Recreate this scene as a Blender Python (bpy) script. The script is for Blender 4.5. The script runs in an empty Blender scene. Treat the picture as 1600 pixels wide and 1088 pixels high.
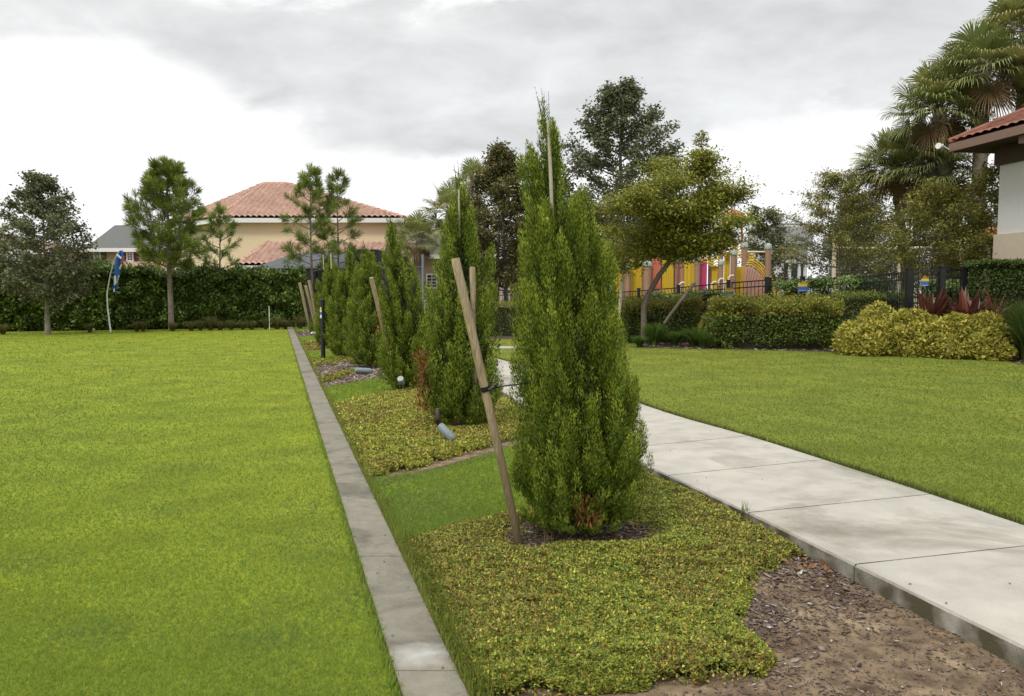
import bpy, math, random
import numpy as np
from mathutils import Vector, Matrix
R = math.radians
rng = np.random.default_rng(7)
random.seed(7)
C = bpy.context.scene.collection
# ------------------------------------------------------------------ camera
F = 1250.0; EYE = 1.6; TILT = math.atan(85 / F)
cd = bpy.data.cameras.new('camera'); cam = bpy.data.objects.new('camera', cd); C.objects.link(cam)
cd.sensor_width = 36; cd.lens = 36 * F / 1600; cd.clip_end = 3000; cd.clip_start = .05
cam.location = (0, 0, EYE); cam.rotation_euler = (math.pi / 2 - TILT, 0, 0)
bpy.context.scene.camera = cam
# ------------------------------------------------------------------ sky, sun, exposure
SUN_EL, SUN_AZ = R(52), R(215)      # sun high, behind the camera and to the left, behind thin cloud
w = bpy.data.worlds.new('World'); bpy.context.scene.world = w; w.use_nodes = True
nt = w.node_tree; nt.nodes.clear(); N = nt.nodes.new; L = nt.links.new
def wm(op, a, b=None, clamp=False):
    n = N('ShaderNodeMath'); n.operation = op; n.use_clamp = clamp
    for i, v in enumerate((a, b)):
        if v is None: continue
        if isinstance(v, (int, float)): n.inputs[i].default_value = v
        else: L(v, n.inputs[i])
    return n.outputs[0]
sky = N('ShaderNodeTexSky'); sky.sky_type = 'NISHITA'; sky.sun_disc = False
sky.sun_elevation = SUN_EL; sky.sun_rotation = SUN_AZ
bg1 = N('ShaderNodeBackground'); L(sky.outputs[0], bg1.inputs[0]); bg1.inputs[1].default_value = .1
tc = N('ShaderNodeTexCoord'); sx = N('ShaderNodeSeparateXYZ'); L(tc.outputs['Generated'], sx.inputs[0])
X, Y, Z = sx.outputs
zz = wm('MAXIMUM', Z, 0.0)
den = wm('ADD', zz, .22)
cx = N('ShaderNodeCombineXYZ'); L(wm('DIVIDE', X, den), cx.inputs[0]); L(wm('DIVIDE', Y, den), cx.inputs[1])
def noise(scale, detail, rough=.55, dist=0.0, off=(0, 0, 0), direct=True):
    mp = N('ShaderNodeMapping'); L(tc.outputs['Generated'] if direct else cx.outputs[0], mp.inputs[0]); mp.inputs['Location'].default_value = off
    mp.inputs['Scale'].default_value = (1, 1, 2.3) if direct else (.8, 1.35, 1)
    n = N('ShaderNodeTexNoise'); L(mp.outputs[0], n.inputs[0]); n.inputs['Scale'].default_value = scale
    n.inputs['Detail'].default_value = detail; n.inputs['Roughness'].default_value = rough; n.inputs['Distortion'].default_value = dist
    return n.outputs[0]
nA = noise(3.2, 10, .52, .35, (3, 1, 0)); nB = noise(1.4, 8, .55, .2, (9, 4, 2), False); nC = noise(8, 8, .55, .3, (1, 7, 2))
ay = wm('MAXIMUM', Y, .05)
az = wm('ADD', wm('DIVIDE', X, ay), wm('MULTIPLY', wm('SUBTRACT', nA, .5), .30))
el = wm('ADD', wm('DIVIDE', Z, ay), wm('MULTIPLY', wm('SUBTRACT', nC, .5), .12))
def blob(a0, e0, sa, se, amp):
    p = wm('POWER', wm('ABSOLUTE', wm('DIVIDE', wm('SUBTRACT', az, a0), sa)), 2)
    q = wm('POWER', wm('ABSOLUTE', wm('DIVIDE', wm('SUBTRACT', el, e0), se)), 2)
    return wm('MULTIPLY', wm('EXPONENT', wm('MULTIPLY', wm('ADD', p, q), -1)), amp)
mask = None
for b in ((-.50, .21, .26, .105, 1.0), (-.42, .10, .50, .07, .7), (.42, .19, .20, .075, .8), (.20, .10, .6, .055, .6), (.62, .24, .12, .1, .5), (-.05, .155, .16, .03, .35),
          (-.05, .30, .42, .055, -.4), (-.02, .20, .20, .05, -.5), (.12, .25, .25, .05, -.5), (.35, .33, .5, .05, -.5), (.40, .22, .12, .018, -.25)):
    v = blob(*b); mask = v if mask is None else wm('ADD', mask, v)
m2 = wm('ADD', mask, wm('MULTIPLY', wm('ADD', wm('MULTIPLY', wm('SUBTRACT', nA, .5), 2.6), wm('MULTIPLY', wm('SUBTRACT', nC, .5), 1.3)), 1.0))
mr = N('ShaderNodeMapRange'); mr.interpolation_type = 'SMOOTHSTEP'; L(m2, mr.inputs[0])
mr.inputs[1].default_value = .05; mr.inputs[2].default_value = .62
gy = N('ShaderNodeMapRange'); L(wm('ADD', wm('MULTIPLY', nB, .5), wm('MULTIPLY', nC, .5)), gy.inputs[0])
gy.inputs[1].default_value = .36; gy.inputs[2].default_value = .64
gy.inputs[3].default_value = .52; gy.inputs[4].default_value = .76
zr = N('ShaderNodeMapRange'); L(Z, zr.inputs[0]); zr.inputs[1].default_value = .38; zr.inputs[2].default_value = .95
zr.inputs[3].default_value = 1.0; zr.inputs[4].default_value = 2.6
mxl = N('ShaderNodeMix'); mxl.data_type = 'RGBA'
gc = N('ShaderNodeCombineColor'); L(wm('MULTIPLY', gy.outputs[0], .985), gc.inputs[0]); L(wm('MULTIPLY', gy.outputs[0], 1.0), gc.inputs[1]); L(wm('MULTIPLY', gy.outputs[0], .995), gc.inputs[2])
L(mr.outputs[0], mxl.inputs[0]); L(gc.outputs[0], mxl.inputs[6]); wv_ = wm('ADD', .74, wm('MULTIPLY', wm('ADD', nB, wm('SUBTRACT', nA, .5)), .34)); wc = N('ShaderNodeCombineColor'); L(wm('MULTIPLY', wv_, .995), wc.inputs[0]); L(wv_, wc.inputs[1]); L(wm('MULTIPLY', wv_, 1.003), wc.inputs[2]); L(wc.outputs[0], mxl.inputs[7])
bg2 = N('ShaderNodeBackground'); L(mxl.outputs[2], bg2.inputs[0]); L(zr.outputs[0], bg2.inputs[1])
ms = N('ShaderNodeMixShader'); ms.inputs[0].default_value = .96; L(bg1.outputs[0], ms.inputs[1]); L(bg2.outputs[0], ms.inputs[2])
wo = N('ShaderNodeOutputWorld'); L(ms.outputs[0], wo.inputs[0])
sl = bpy.data.lights.new('sun', 'SUN'); sl.energy = 1.5; sl.angle = R(12); sl.color = (1, .95, .86)
so = bpy.data.objects.new('sun', sl); C.objects.link(so)
sd = Vector((math.sin(SUN_AZ) * math.cos(SUN_EL), math.cos(SUN_AZ) * math.cos(SUN_EL), math.sin(SUN_EL)))
so.rotation_euler = sd.to_track_quat('Z', 'Y').to_euler(); so.location = (0, 0, 30)
vs = bpy.context.scene.view_settings; vs.view_transform = 'Standard'; vs.look = 'None'; vs.exposure = 0.34; vs.gamma = 1; vs.use_curve_mapping = False

# ------------------------------------------------------------------ helpers
def ray(px, py):
    u = (544 - py) / F; x = (px - 800) / F
    return Vector((x, math.cos(TILT) + u * math.sin(TILT), -math.sin(TILT) + u * math.cos(TILT)))
def G(px, py, z=0.0):
    d = ray(px, py); t = (z - EYE) / d.z
    return Vector((0, 0, EYE)) + d * t
def D(px, py, Yd):
    d = ray(px, py); return Vector((0, 0, EYE)) + d * (Yd / d.y)
def Zat(py, Yd): return D(800, py, Yd).z
def Xat(px, Yd): return D(px, 459, Yd).x
def tag(o, label=None, cat=None, group=None, kind=None):
    if label: o['label'] = label
    if cat: o['category'] = cat
    if group: o['group'] = group
    if kind: o['kind'] = kind
    return o
def empty(name, loc, label, cat, group=None, rz=0):
    o = bpy.data.objects.new(name, None); C.objects.link(o); o.location = loc; o.rotation_euler.z = rz; o.empty_display_size = .2
    return tag(o, label, cat, group)
def raw(name, V, faces, mat, parent=None, col=None, smooth=False, loc=None, mats=None, midx=None):
    """V (n,3) array; faces: list of (m,k) int arrays"""
    me = bpy.data.meshes.new(name); V = np.asarray(V, dtype=np.float32)
    me.vertices.add(len(V)); me.vertices.foreach_set('co', V.ravel())
    faces = [f for f in faces if len(f)]
    lo = np.concatenate([f.ravel() for f in faces]).astype(np.int32)
    tot = np.concatenate([np.full(len(f), f.shape[1]) for f in faces]).astype(np.int32)
    st = np.concatenate([[0], np.cumsum(tot)[:-1]]).astype(np.int32)
    me.loops.add(len(lo)); me.loops.foreach_set('vertex_index', lo)
    me.polygons.add(len(tot)); me.polygons.foreach_set('loop_start', st); me.polygons.foreach_set('loop_total', tot)
    if smooth: me.polygons.foreach_set('use_smooth', np.ones(len(tot), dtype=bool))
    if mats:
        for m in mats: me.materials.append(m)
        me.polygons.foreach_set('material_index', np.asarray(midx, dtype=np.int32))
    elif mat: me.materials.append(mat)
    me.update(calc_edges=True)
    if col is not None:
        a = me.color_attributes.new('col', 'FLOAT_COLOR', 'POINT'); c4 = np.ones((len(V), 4), dtype=np.float32); c4[:, :3] = col
        a.data.foreach_set('color', c4.ravel())
    o = bpy.data.objects.new(name, me); C.objects.link(o)
    if parent: o.parent = parent
    if loc is not None: o.location = loc
    return o
class MB:
    def __init__(s): s.v = []; s.f = []; s.c = []
    def add(s, vs, fs, col=None):
        b = len(s.v); s.v += [tuple(v) for v in vs]; s.f += [tuple(i + b for i in f) for f in fs]
        s.c += [col or (1, 1, 1)] * len(vs); return s
    def box(s, lo, hi, M=None, col=None):
        x0, y0, z0 = lo; x1, y1, z1 = hi
        vs = [Vector(p) for p in ((x0, y0, z0), (x1, y0, z0), (x1, y1, z0), (x0, y1, z0), (x0, y0, z1), (x1, y0, z1), (x1, y1, z1), (x0, y1, z1))]
        if M: vs = [M @ v for v in vs]
        return s.add(vs, [(0, 3, 2, 1), (4, 5, 6, 7), (0, 1, 5, 4), (1, 2, 6, 5), (2, 3, 7, 6), (3, 0, 4, 7)], col)
    def bar(s, a, b, wd, dp=None, up=(0, 0, 1)):
        a = Vector(a); b = Vector(b); d = (b - a); ln = d.length; d.normalize(); u = Vector(up)
        if abs(d.dot(u)) > .98: u = Vector((0, 1, 0))
        r = d.cross(u).normalized(); u = r.cross(d); dp = dp or wd
        M = Matrix(((r.x, d.x, u.x, a.x), (r.y, d.y, u.y, a.y), (r.z, d.z, u.z, a.z), (0, 0, 0, 1)))
        return s.box((-wd / 2, 0, -dp / 2), (wd / 2, ln, dp / 2), M)
    def tube(s, pts, rad, seg=8, cap=True):
        pts = [Vector(p) for p in pts]; n = len(pts)
        if isinstance(rad, (int, float)): rad = [rad] * n
        vs = []; ref = None
        for i, p in enumerate(pts):
            d = (pts[min(i + 1, n - 1)] - pts[max(i - 1, 0)]).normalized()
            if ref is None: ref = Vector((1, 0, 0)) if abs(d.x) < .8 else Vector((0, 1, 0))
            r = (ref - d * ref.dot(d)).normalized(); ref = r; u = d.cross(r)
            for k in range(seg):
                a = 2 * math.pi * k / seg; vs.append(p + (r * math.cos(a) + u * math.sin(a)) * rad[i])
        fs = []
        for i in range(n - 1):
            for k in range(seg):
                k2 = (k + 1) % seg; fs.append((i * seg + k, i * seg + k2, (i + 1) * seg + k2, (i + 1) * seg + k))
        if cap: fs.append(tuple(range(seg - 1, -1, -1))); fs.append(tuple(range((n - 1) * seg, n * seg)))
        return s.add(vs, fs)
    def prism(s, poly, z0, z1):
        n = len(poly); vs = [(p[0], p[1], z0) for p in poly] + [(p[0], p[1], z1) for p in poly]
        ar = sum(poly[i][0] * poly[(i + 1) % n][1] - poly[(i + 1) % n][0] * poly[i][1] for i in range(n))
        if ar < 0: vs = vs[:n][::-1] + vs[n:][::-1]
        return s.add(vs, [tuple(range(n - 1, -1, -1)), tuple(range(n, 2 * n))] + [(i, (i + 1) % n, n + (i + 1) % n, n + i) for i in range(n)])
    def build(s, name, mat, parent=None, smooth=False, loc=None, bevel=0):
        me = bpy.data.meshes.new(name)
        off = Vector(loc) if loc is not None else (Vector(parent.location) if parent and parent.type == 'EMPTY' and not parent.get('_local') else None)
        vv = s.v
        if off is not None and parent is not None and parent.type == 'EMPTY':
            Mi = Matrix.Rotation(-parent.rotation_euler.z, 3, 'Z'); vv = [Mi @ (Vector(v) - off) for v in s.v]
        me.from_pydata([tuple(v) for v in vv], [], s.f); me.materials.append(mat)
        if smooth:
            for p in me.polygons: p.use_smooth = True
            try: me.set_sharp_from_angle(angle=R(40))
            except Exception: pass
        me.update(); o = bpy.data.objects.new(name, me); C.objects.link(o)
        if parent: o.parent = parent
        if bevel:
            m = o.modifiers.new('b', 'BEVEL'); m.width = bevel; m.segments = 2; m.limit_method = 'ANGLE'
        return o
# ------------------------------------------------------------------ materials
def mat(name, base, rough=.8, var=0.0, vscale=3.0, bump=0.0, bscale=40.0, spec=.4, metallic=0.0, second=None, attr=False, transl=0.0, detail=6, stretch=None):
    m = bpy.data.materials.new(name); m.use_nodes = True; t = m.node_tree; n = t.nodes; l = t.links
    p = n['Principled BSDF']; p.inputs['Roughness'].default_value = rough; p.inputs['Specular IOR Level'].default_value = spec; p.inputs['Metallic'].default_value = metallic
    co = n.new('ShaderNodeTexCoord'); src = co.outputs['Object']
    if stretch:
        mp = n.new('ShaderNodeMapping'); mp.inputs['Scale'].default_value = stretch; l.new(src, mp.inputs[0]); src = mp.outputs[0]
    if attr:
        a = n.new('ShaderNodeAttribute'); a.attribute_name = 'col'; cout = a.outputs['Color']
    else:
        c = n.new('ShaderNodeRGB'); c.outputs[0].default_value = (*base, 1); cout = c.outputs[0]
    if second or var:
        no = n.new('ShaderNodeTexNoise'); no.inputs['Scale'].default_value = vscale; no.inputs['Detail'].default_value = detail; no.inputs['Roughness'].default_value = .6
        l.new(src, no.inputs[0])
        r = n.new('ShaderNodeMapRange'); r.inputs[1].default_value = .35; r.inputs[2].default_value = .65; l.new(no.outputs[0], r.inputs[0])
        if second:
            mx = n.new('ShaderNodeMix'); mx.data_type = 'RGBA'; l.new(r.outputs[0], mx.inputs[0]); l.new(cout, mx.inputs[6]); mx.inputs[7].default_value = (*second, 1); cout = mx.outputs[2]
        if var:
            no2 = n.new('ShaderNodeTexNoise'); no2.inputs['Scale'].default_value = vscale * 4.3; no2.inputs['Detail'].default_value = detail; l.new(src, no2.inputs[0])
            r2 = n.new('ShaderNodeMapRange'); r2.inputs[1].default_value = .3; r2.inputs[2].default_value = .7; r2.inputs[3].default_value = 1 - var; r2.inputs[4].default_value = 1 + var; l.new(no2.outputs[0], r2.inputs[0])
            h = n.new('ShaderNodeVectorMath'); h.operation = 'SCALE'; l.new(cout, h.inputs[0]); l.new(r2.outputs[0], h.inputs['Scale']); cout = h.outputs[0]
    l.new(cout, p.inputs['Base Color'])
    if bump:
        nb = n.new('ShaderNodeTexNoise'); nb.inputs['Scale'].default_value = bscale; nb.inputs['Detail'].default_value = 5; l.new(src, nb.inputs[0])
        b = n.new('ShaderNodeBump'); b.inputs['Strength'].default_value = bump; b.inputs['Distance'].default_value = .02; l.new(nb.outputs[0], b.inputs['Height']); l.new(b.outputs[0], p.inputs['Normal'])
    if transl:
        tr = n.new('ShaderNodeBsdfTranslucent'); l.new(cout, tr.inputs[0]); mi = n.new('ShaderNodeMixShader'); mi.inputs[0].default_value = transl
        l.new(p.outputs[0], mi.inputs[1]); l.new(tr.outputs[0], mi.inputs[2]); l.new(mi.outputs[0], n['Material Output'].inputs[0])
    return m
M_leaf = mat('foliage', (0, 0, 0), .55, attr=True, transl=.28, spec=.3)
M_gloss = mat('glossy_foliage', (0, 0, 0), .38, attr=True, transl=.18, spec=.5)
M_blade = mat('grass_blades', (0, 0, 0), .7, attr=True, transl=.45, spec=.1)
M_cover = mat('cover_leaves', (0, 0, 0), .6, attr=True, transl=.25, spec=.2)
M_chip = mat('bark_chips', (0, 0, 0), .7, attr=True, spec=.35, bump=.3, bscale=120)
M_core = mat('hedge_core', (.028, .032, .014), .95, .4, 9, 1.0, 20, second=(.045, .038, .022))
M_bark = mat('bark', (.13, .10, .075), .9, .3, 4, .8, 30, second=(.2, .17, .14))
M_palebark = mat('pale_bark', (.26, .23, .18), .9, .3, 4, .6, 30, second=(.17, .14, .11))
M_stake = mat('stake_wood', (.40, .315, .205), .8, .16, 2.2, .35, 60, second=(.30, .235, .135), stretch=(6, 6, .8))
def weather(m):
    t = m.node_tree; n = t.nodes; l = t.links; p = n['Principled BSDF']; src = p.inputs['Base Color'].links[0].from_socket; co = n.new('ShaderNodeTexCoord'); sp = n.new('ShaderNodeSeparateXYZ'); l.new(co.outputs['Object'], sp.inputs[0])
    no = n.new('ShaderNodeTexNoise'); no.inputs['Scale'].default_value = 3; mp = n.new('ShaderNodeMapping'); mp.inputs['Scale'].default_value = (5, 5, 1); l.new(co.outputs['Object'], mp.inputs[0]); l.new(mp.outputs[0], no.inputs[0])
    ad = n.new('ShaderNodeMath'); ad.operation = 'MULTIPLY_ADD'; l.new(no.outputs[0], ad.inputs[0]); ad.inputs[1].default_value = -.9; l.new(sp.outputs[2], ad.inputs[2])
    r = n.new('ShaderNodeMapRange'); l.new(ad.outputs[0], r.inputs[0]); r.inputs[1].default_value = -.45; r.inputs[2].default_value = .55; r.inputs[3].default_value = .85; r.inputs[4].default_value = 0
    mx = n.new('ShaderNodeMix'); mx.data_type = 'RGBA'; l.new(r.outputs[0], mx.inputs[0]); l.new(src, mx.inputs[6]); mx.inputs[7].default_value = (.105, .075, .026, 1)
    n2 = n.new('ShaderNodeTexNoise'); n2.inputs['Scale'].default_value = 30; n2.inputs['Detail'].default_value = 6; mp2 = n.new('ShaderNodeMapping'); mp2.inputs['Scale'].default_value = (3, 3, .12); l.new(co.outputs['Object'], mp2.inputs[0]); l.new(mp2.outputs[0], n2.inputs[0])
    r2 = n.new('ShaderNodeMapRange'); l.new(n2.outputs[0], r2.inputs[0]); r2.inputs[1].default_value = .35; r2.inputs[2].default_value = .65; r2.inputs[3].default_value = .72; r2.inputs[4].default_value = 1.15
    h = n.new('ShaderNodeVectorMath'); h.operation = 'SCALE'; l.new(mx.outputs[2], h.inputs[0]); l.new(r2.outputs[0], h.inputs['Scale']); l.new(h.outputs[0], p.inputs['Base Color'])
weather(M_stake)
M_pole = mat('bamboo', (.40, .36, .27), .7, .12, 6, .1, 60)
M_black = mat('black_metal', (.012, .013, .016), .4, .2, 6, .03, 80, spec=.5)
M_strap = mat('black_rubber', (.008, .008, .008), .5)
M_lamp = mat('grey_paint', (.17, .20, .21), .5, .15, 20, .1, 90)
M_lens = mat('pale_lens', (.27, .30, .30), .25, spec=.6)
M_white = mat('white_paint', (.70, .70, .68), .6, .05, 6, .05, 80)
M_cream = mat('cream_paint', (.62, .54, .38), .5, .06, 6)

def leaves(P, Dn, Nn, ln, wd, col, name, mt, parent, fold=0.0, mid=.45, origin=None):
    """diamond leaves; P base points, Dn direction, Nn rough normal, arrays"""
    n = len(P); Dn = Dn / (np.linalg.norm(Dn, axis=1, keepdims=True) + 1e-9)
    S = np.cross(Dn, Nn); S /= (np.linalg.norm(S, axis=1, keepdims=True) + 1e-9); U = np.cross(S, Dn)
    ln = np.broadcast_to(np.asarray(ln, dtype=float).reshape(-1, 1), (n, 1)); wd = np.broadcast_to(np.asarray(wd, dtype=float).reshape(-1, 1), (n, 1))
    m = P + Dn * ln * mid; V = np.stack([P, m + S * wd * .5 + U * wd * fold, P + Dn * ln - U * ln * fold * .6, m - S * wd * .5 + U * wd * fold], axis=1).reshape(-1, 3)
    if origin is not None: V = V - np.asarray(origin)
    Fq = np.arange(4 * n).reshape(n, 4)
    return raw(name, V, [Fq], mt, parent, np.repeat(col, 4, axis=0))
def rvec(n):
    v = rng.normal(size=(n, 3)); return v / np.linalg.norm(v, axis=1, keepdims=True)
CB = .35
def colmix(n, cols, wts=None, jit=.18):
    cols = np.array(cols, dtype=float); k = rng.choice(len(cols), n, p=wts)
    mean = (cols * (np.array(wts)[:, None] if wts is not None else 1 / len(cols))).sum(0) / (sum(wts) if wts is not None else 1); a = (cols[k] * (1 - CB) + mean * CB) * (1 + rng.normal(size=(n, 1)) * jit * (1 - CB * .6)); return np.clip(a, .003, 1)
def inpoly(x, y, poly):
    r = np.zeros(len(x), dtype=bool); n = len(poly); j = n - 1
    for i in range(n):
        xi, yi = poly[i][0], poly[i][1]; xj, yj = poly[j][0], poly[j][1]
        c = ((yi > y) != (yj > y)) & (x < (xj - xi) * (y - yi) / (yj - yi + 1e-12) + xi); r ^= c; j = i
    return r
def vnoise(x, y, s, seed=0):
    """cheap smooth value noise 0..1"""
    r = np.random.default_rng(seed); T = r.random((64, 64)); x = x * s + 1000; y = y * s + 1000
    xi = np.floor(x).astype(int); yi = np.floor(y).astype(int); fx = x - xi; fy = y - yi; fx = fx * fx * (3 - 2 * fx); fy = fy * fy * (3 - 2 * fy)
    g = lambda a, b: T[a % 64, b % 64]
    return (g(xi, yi) * (1 - fx) + g(xi + 1, yi) * fx) * (1 - fy) + (g(xi, yi + 1) * (1 - fx) + g(xi + 1, yi + 1) * fx) * fy

# ------------------------------------------------------------------ ground sheets
def sheet(name, poly, z, mt, thick=0.0):
    m = MB()
    if thick: m.prism(poly, z - thick, z)
    else: m.add([(p[0], p[1], z) for p in poly], [tuple(range(len(poly)))])
    o = m.build(name, mt); tag(o, kind='structure'); return o
def lawn_mat(name, a, b, c):
    m = mat(name, a, .9, .22, .35, .6, 55, spec=.1, second=b, detail=8); return m
M_lawn = lawn_mat('lawn_turf', (.19, .215, .018), (.155, .19, .018), None)
M_lawn2 = lawn_mat('lawn_turf_olive', (.155, .17, .022), (.125, .15, .022), None)
M_ground = mat('far_ground', (.10, .12, .03), .95, .2, .1, second=(.13, .13, .05))
M_soil = mat('sandy_soil', (.235, .175, .11), .95, .42, 3, 1.0, 45, second=(.09, .06, .04), spec=.1, detail=12)
M_mulch = mat('mulch_base', (.06, .042, .032), .95, .4, 12, 1.0, 60, second=(.09, .065, .05), spec=.1)
big = 1500
sheet('ground', [(-big, -60), (big, -60), (big, big), (-big, big)], -.06, M_ground)
# kerb
def KL(py, right=False):
    x = (432 + (py - 459) * (277 / 577 if not right else 0)) if right else 0
    return x
kl = lambda py: G(432 + (py - 459) * .3148, py, .03)
kr = lambda py: G(432 + (py - 459) * .4815, py, .03)
k0l, k1l, k0r, k1r = kl(1500), kl(511), kr(1500), kr(511)
lawnL = [(k0l.x, k0l.y - 3), (k0l.x, k0l.y), (k1l.x, k1l.y), (k1l.x + .2, k1l.y + 3), (-45, 41), (-45, -3), (k0l.x, -3)]
lawnL = [(k0l.x + .05, k0l.y), (k1l.x + .05, k1l.y), (k1l.x + 6, k1l.y + .5), (k1l.x + 6, 42), (-50, 42), (-50, -3), (k0l.x + 1, -3)]
sheet('lawn', lawnL, 0, M_lawn)
def concrete(name, a, b, stain, sc=1.0):
    m = mat(name, a, .85, .10, 1.1 * sc, .25, 90, second=b, spec=.25)
    t = m.node_tree; n = t.nodes; l = t.links; p = n['Principled BSDF']; src = p.inputs['Base Color'].links[0].from_socket
    co = n.new('ShaderNodeTexCoord'); no = n.new('ShaderNodeTexNoise'); no.inputs['Scale'].default_value = .8 * sc; no.inputs['Detail'].default_value = 9; no.inputs['Roughness'].default_value = .68; no.inputs['Distortion'].default_value = .6
    mp = n.new('ShaderNodeMapping'); mp.inputs['Location'].default_value = (4, 2, 0); l.new(co.outputs['Object'], mp.inputs[0]); l.new(mp.outputs[0], no.inputs[0])
    r = n.new('ShaderNodeMapRange'); r.inputs[1].default_value = .50; r.inputs[2].default_value = .70; r.inputs[4].default_value = .85; l.new(no.outputs[0], r.inputs[0])
    mx = n.new('ShaderNodeMix'); mx.data_type = 'RGBA'; l.new(r.outputs[0], mx.inputs[0]); l.new(src, mx.inputs[6]); mx.inputs[7].default_value = (*stain, 1)
    # fine speckle
    n3 = n.new('ShaderNodeTexNoise'); n3.inputs['Scale'].default_value = 160; n3.inputs['Detail'].default_value = 3; l.new(co.outputs['Object'], n3.inputs[0])
    r3 = n.new('ShaderNodeMapRange'); r3.inputs[1].default_value = .3; r3.inputs[2].default_value = .7; r3.inputs[3].default_value = .88; r3.inputs[4].default_value = 1.1; l.new(n3.outputs[0], r3.inputs[0])
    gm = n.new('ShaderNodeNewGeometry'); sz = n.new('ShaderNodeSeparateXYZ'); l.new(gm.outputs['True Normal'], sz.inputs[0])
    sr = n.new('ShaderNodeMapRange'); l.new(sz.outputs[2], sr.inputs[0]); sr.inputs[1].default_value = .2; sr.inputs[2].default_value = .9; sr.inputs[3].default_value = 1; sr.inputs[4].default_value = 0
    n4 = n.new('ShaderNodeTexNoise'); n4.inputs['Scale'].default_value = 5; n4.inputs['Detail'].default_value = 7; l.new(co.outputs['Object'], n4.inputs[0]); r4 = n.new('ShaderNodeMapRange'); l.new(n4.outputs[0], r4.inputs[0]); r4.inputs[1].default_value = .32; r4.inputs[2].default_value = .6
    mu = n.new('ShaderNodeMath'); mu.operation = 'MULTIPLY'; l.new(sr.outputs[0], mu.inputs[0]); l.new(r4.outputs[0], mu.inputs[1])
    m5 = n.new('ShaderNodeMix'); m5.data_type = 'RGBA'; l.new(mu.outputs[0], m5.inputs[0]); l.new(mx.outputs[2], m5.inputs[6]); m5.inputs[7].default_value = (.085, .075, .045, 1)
    h = n.new('ShaderNodeVectorMath'); h.operation = 'SCALE'; l.new(m5.outputs[2], h.inputs[0]); l.new(r3.outputs[0], h.inputs['Scale'])
    l.new(h.outputs[0], p.inputs['Base Color']); return m
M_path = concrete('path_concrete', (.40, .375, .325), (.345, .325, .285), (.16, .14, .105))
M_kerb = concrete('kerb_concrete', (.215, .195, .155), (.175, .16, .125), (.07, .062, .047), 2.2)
def pale_patch(m, c, r_):
    t = m.node_tree; n = t.nodes; l = t.links; p = n['Principled BSDF']; src = p.inputs['Base Color'].links[0].from_socket; co = n.new('ShaderNodeTexCoord')
    mp = n.new('ShaderNodeMapping'); mp.vector_type = 'TEXTURE'; mp.inputs['Location'].default_value = c; mp.inputs['Scale'].default_value = r_; l.new(co.outputs['Object'], mp.inputs[0])
    no = n.new('ShaderNodeTexNoise'); no.inputs['Scale'].default_value = 1.5; no.inputs['Detail'].default_value = 6; l.new(mp.outputs[0], no.inputs[0]); vm = n.new('ShaderNodeVectorMath'); vm.operation = 'MULTIPLY_ADD'; l.new(no.outputs['Color'], vm.inputs[0]); vm.inputs[1].default_value = (1.3, 1.3, 0); l.new(mp.outputs[0], vm.inputs[2])
    sb = n.new('ShaderNodeVectorMath'); sb.operation = 'SUBTRACT'; l.new(vm.outputs[0], sb.inputs[0]); sb.inputs[1].default_value = (.65, .65, 0)
    g = n.new('ShaderNodeTexGradient'); g.gradient_type = 'SPHERICAL'; l.new(sb.outputs[0], g.inputs[0]); r = n.new('ShaderNodeMapRange'); l.new(g.outputs['Fac'], r.inputs[0]); r.inputs[2].default_value = .9; r.inputs[4].default_value = .75
    mx = n.new('ShaderNodeMix'); mx.data_type = 'RGBA'; l.new(r.outputs[0], mx.inputs[0]); l.new(src, mx.inputs[6]); mx.inputs[7].default_value = (.42, .41, .38, 1); l.new(mx.outputs[2], p.inputs['Base Color'])
kp_ = G(657, 1022, .03); pale_patch(M_kerb, (kp_.x, kp_.y, .03), (.16, .14, 1))
M_dirt = mat('joint_dirt', (.03, .026, .018), .95, .2, 10)
# path slabs
PL = [(1335, 882), (1169, 801), (1044, 743), (955, 702), (890, 669), (845, 646), (812, 628), (785, 612), (760, 600), (735, 588), (712, 577)]
PR = [(1675, 845), (1455, 772), (1288, 718), (1170, 681), (1073, 654), (1011, 634), (950, 612), (890, 592), (840, 578), (797, 566), (752, 553)]
pl = [G(*p, .1) for p in PL]; pr = [G(*p, .1) for p in PR]
for k in range(2):
    pl.insert(0, pl[0] + (pl[0] - pl[1]) * (1.0)); pr.insert(0, pr[0] + (pr[0] - pr[1]) * 1.0)
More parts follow.
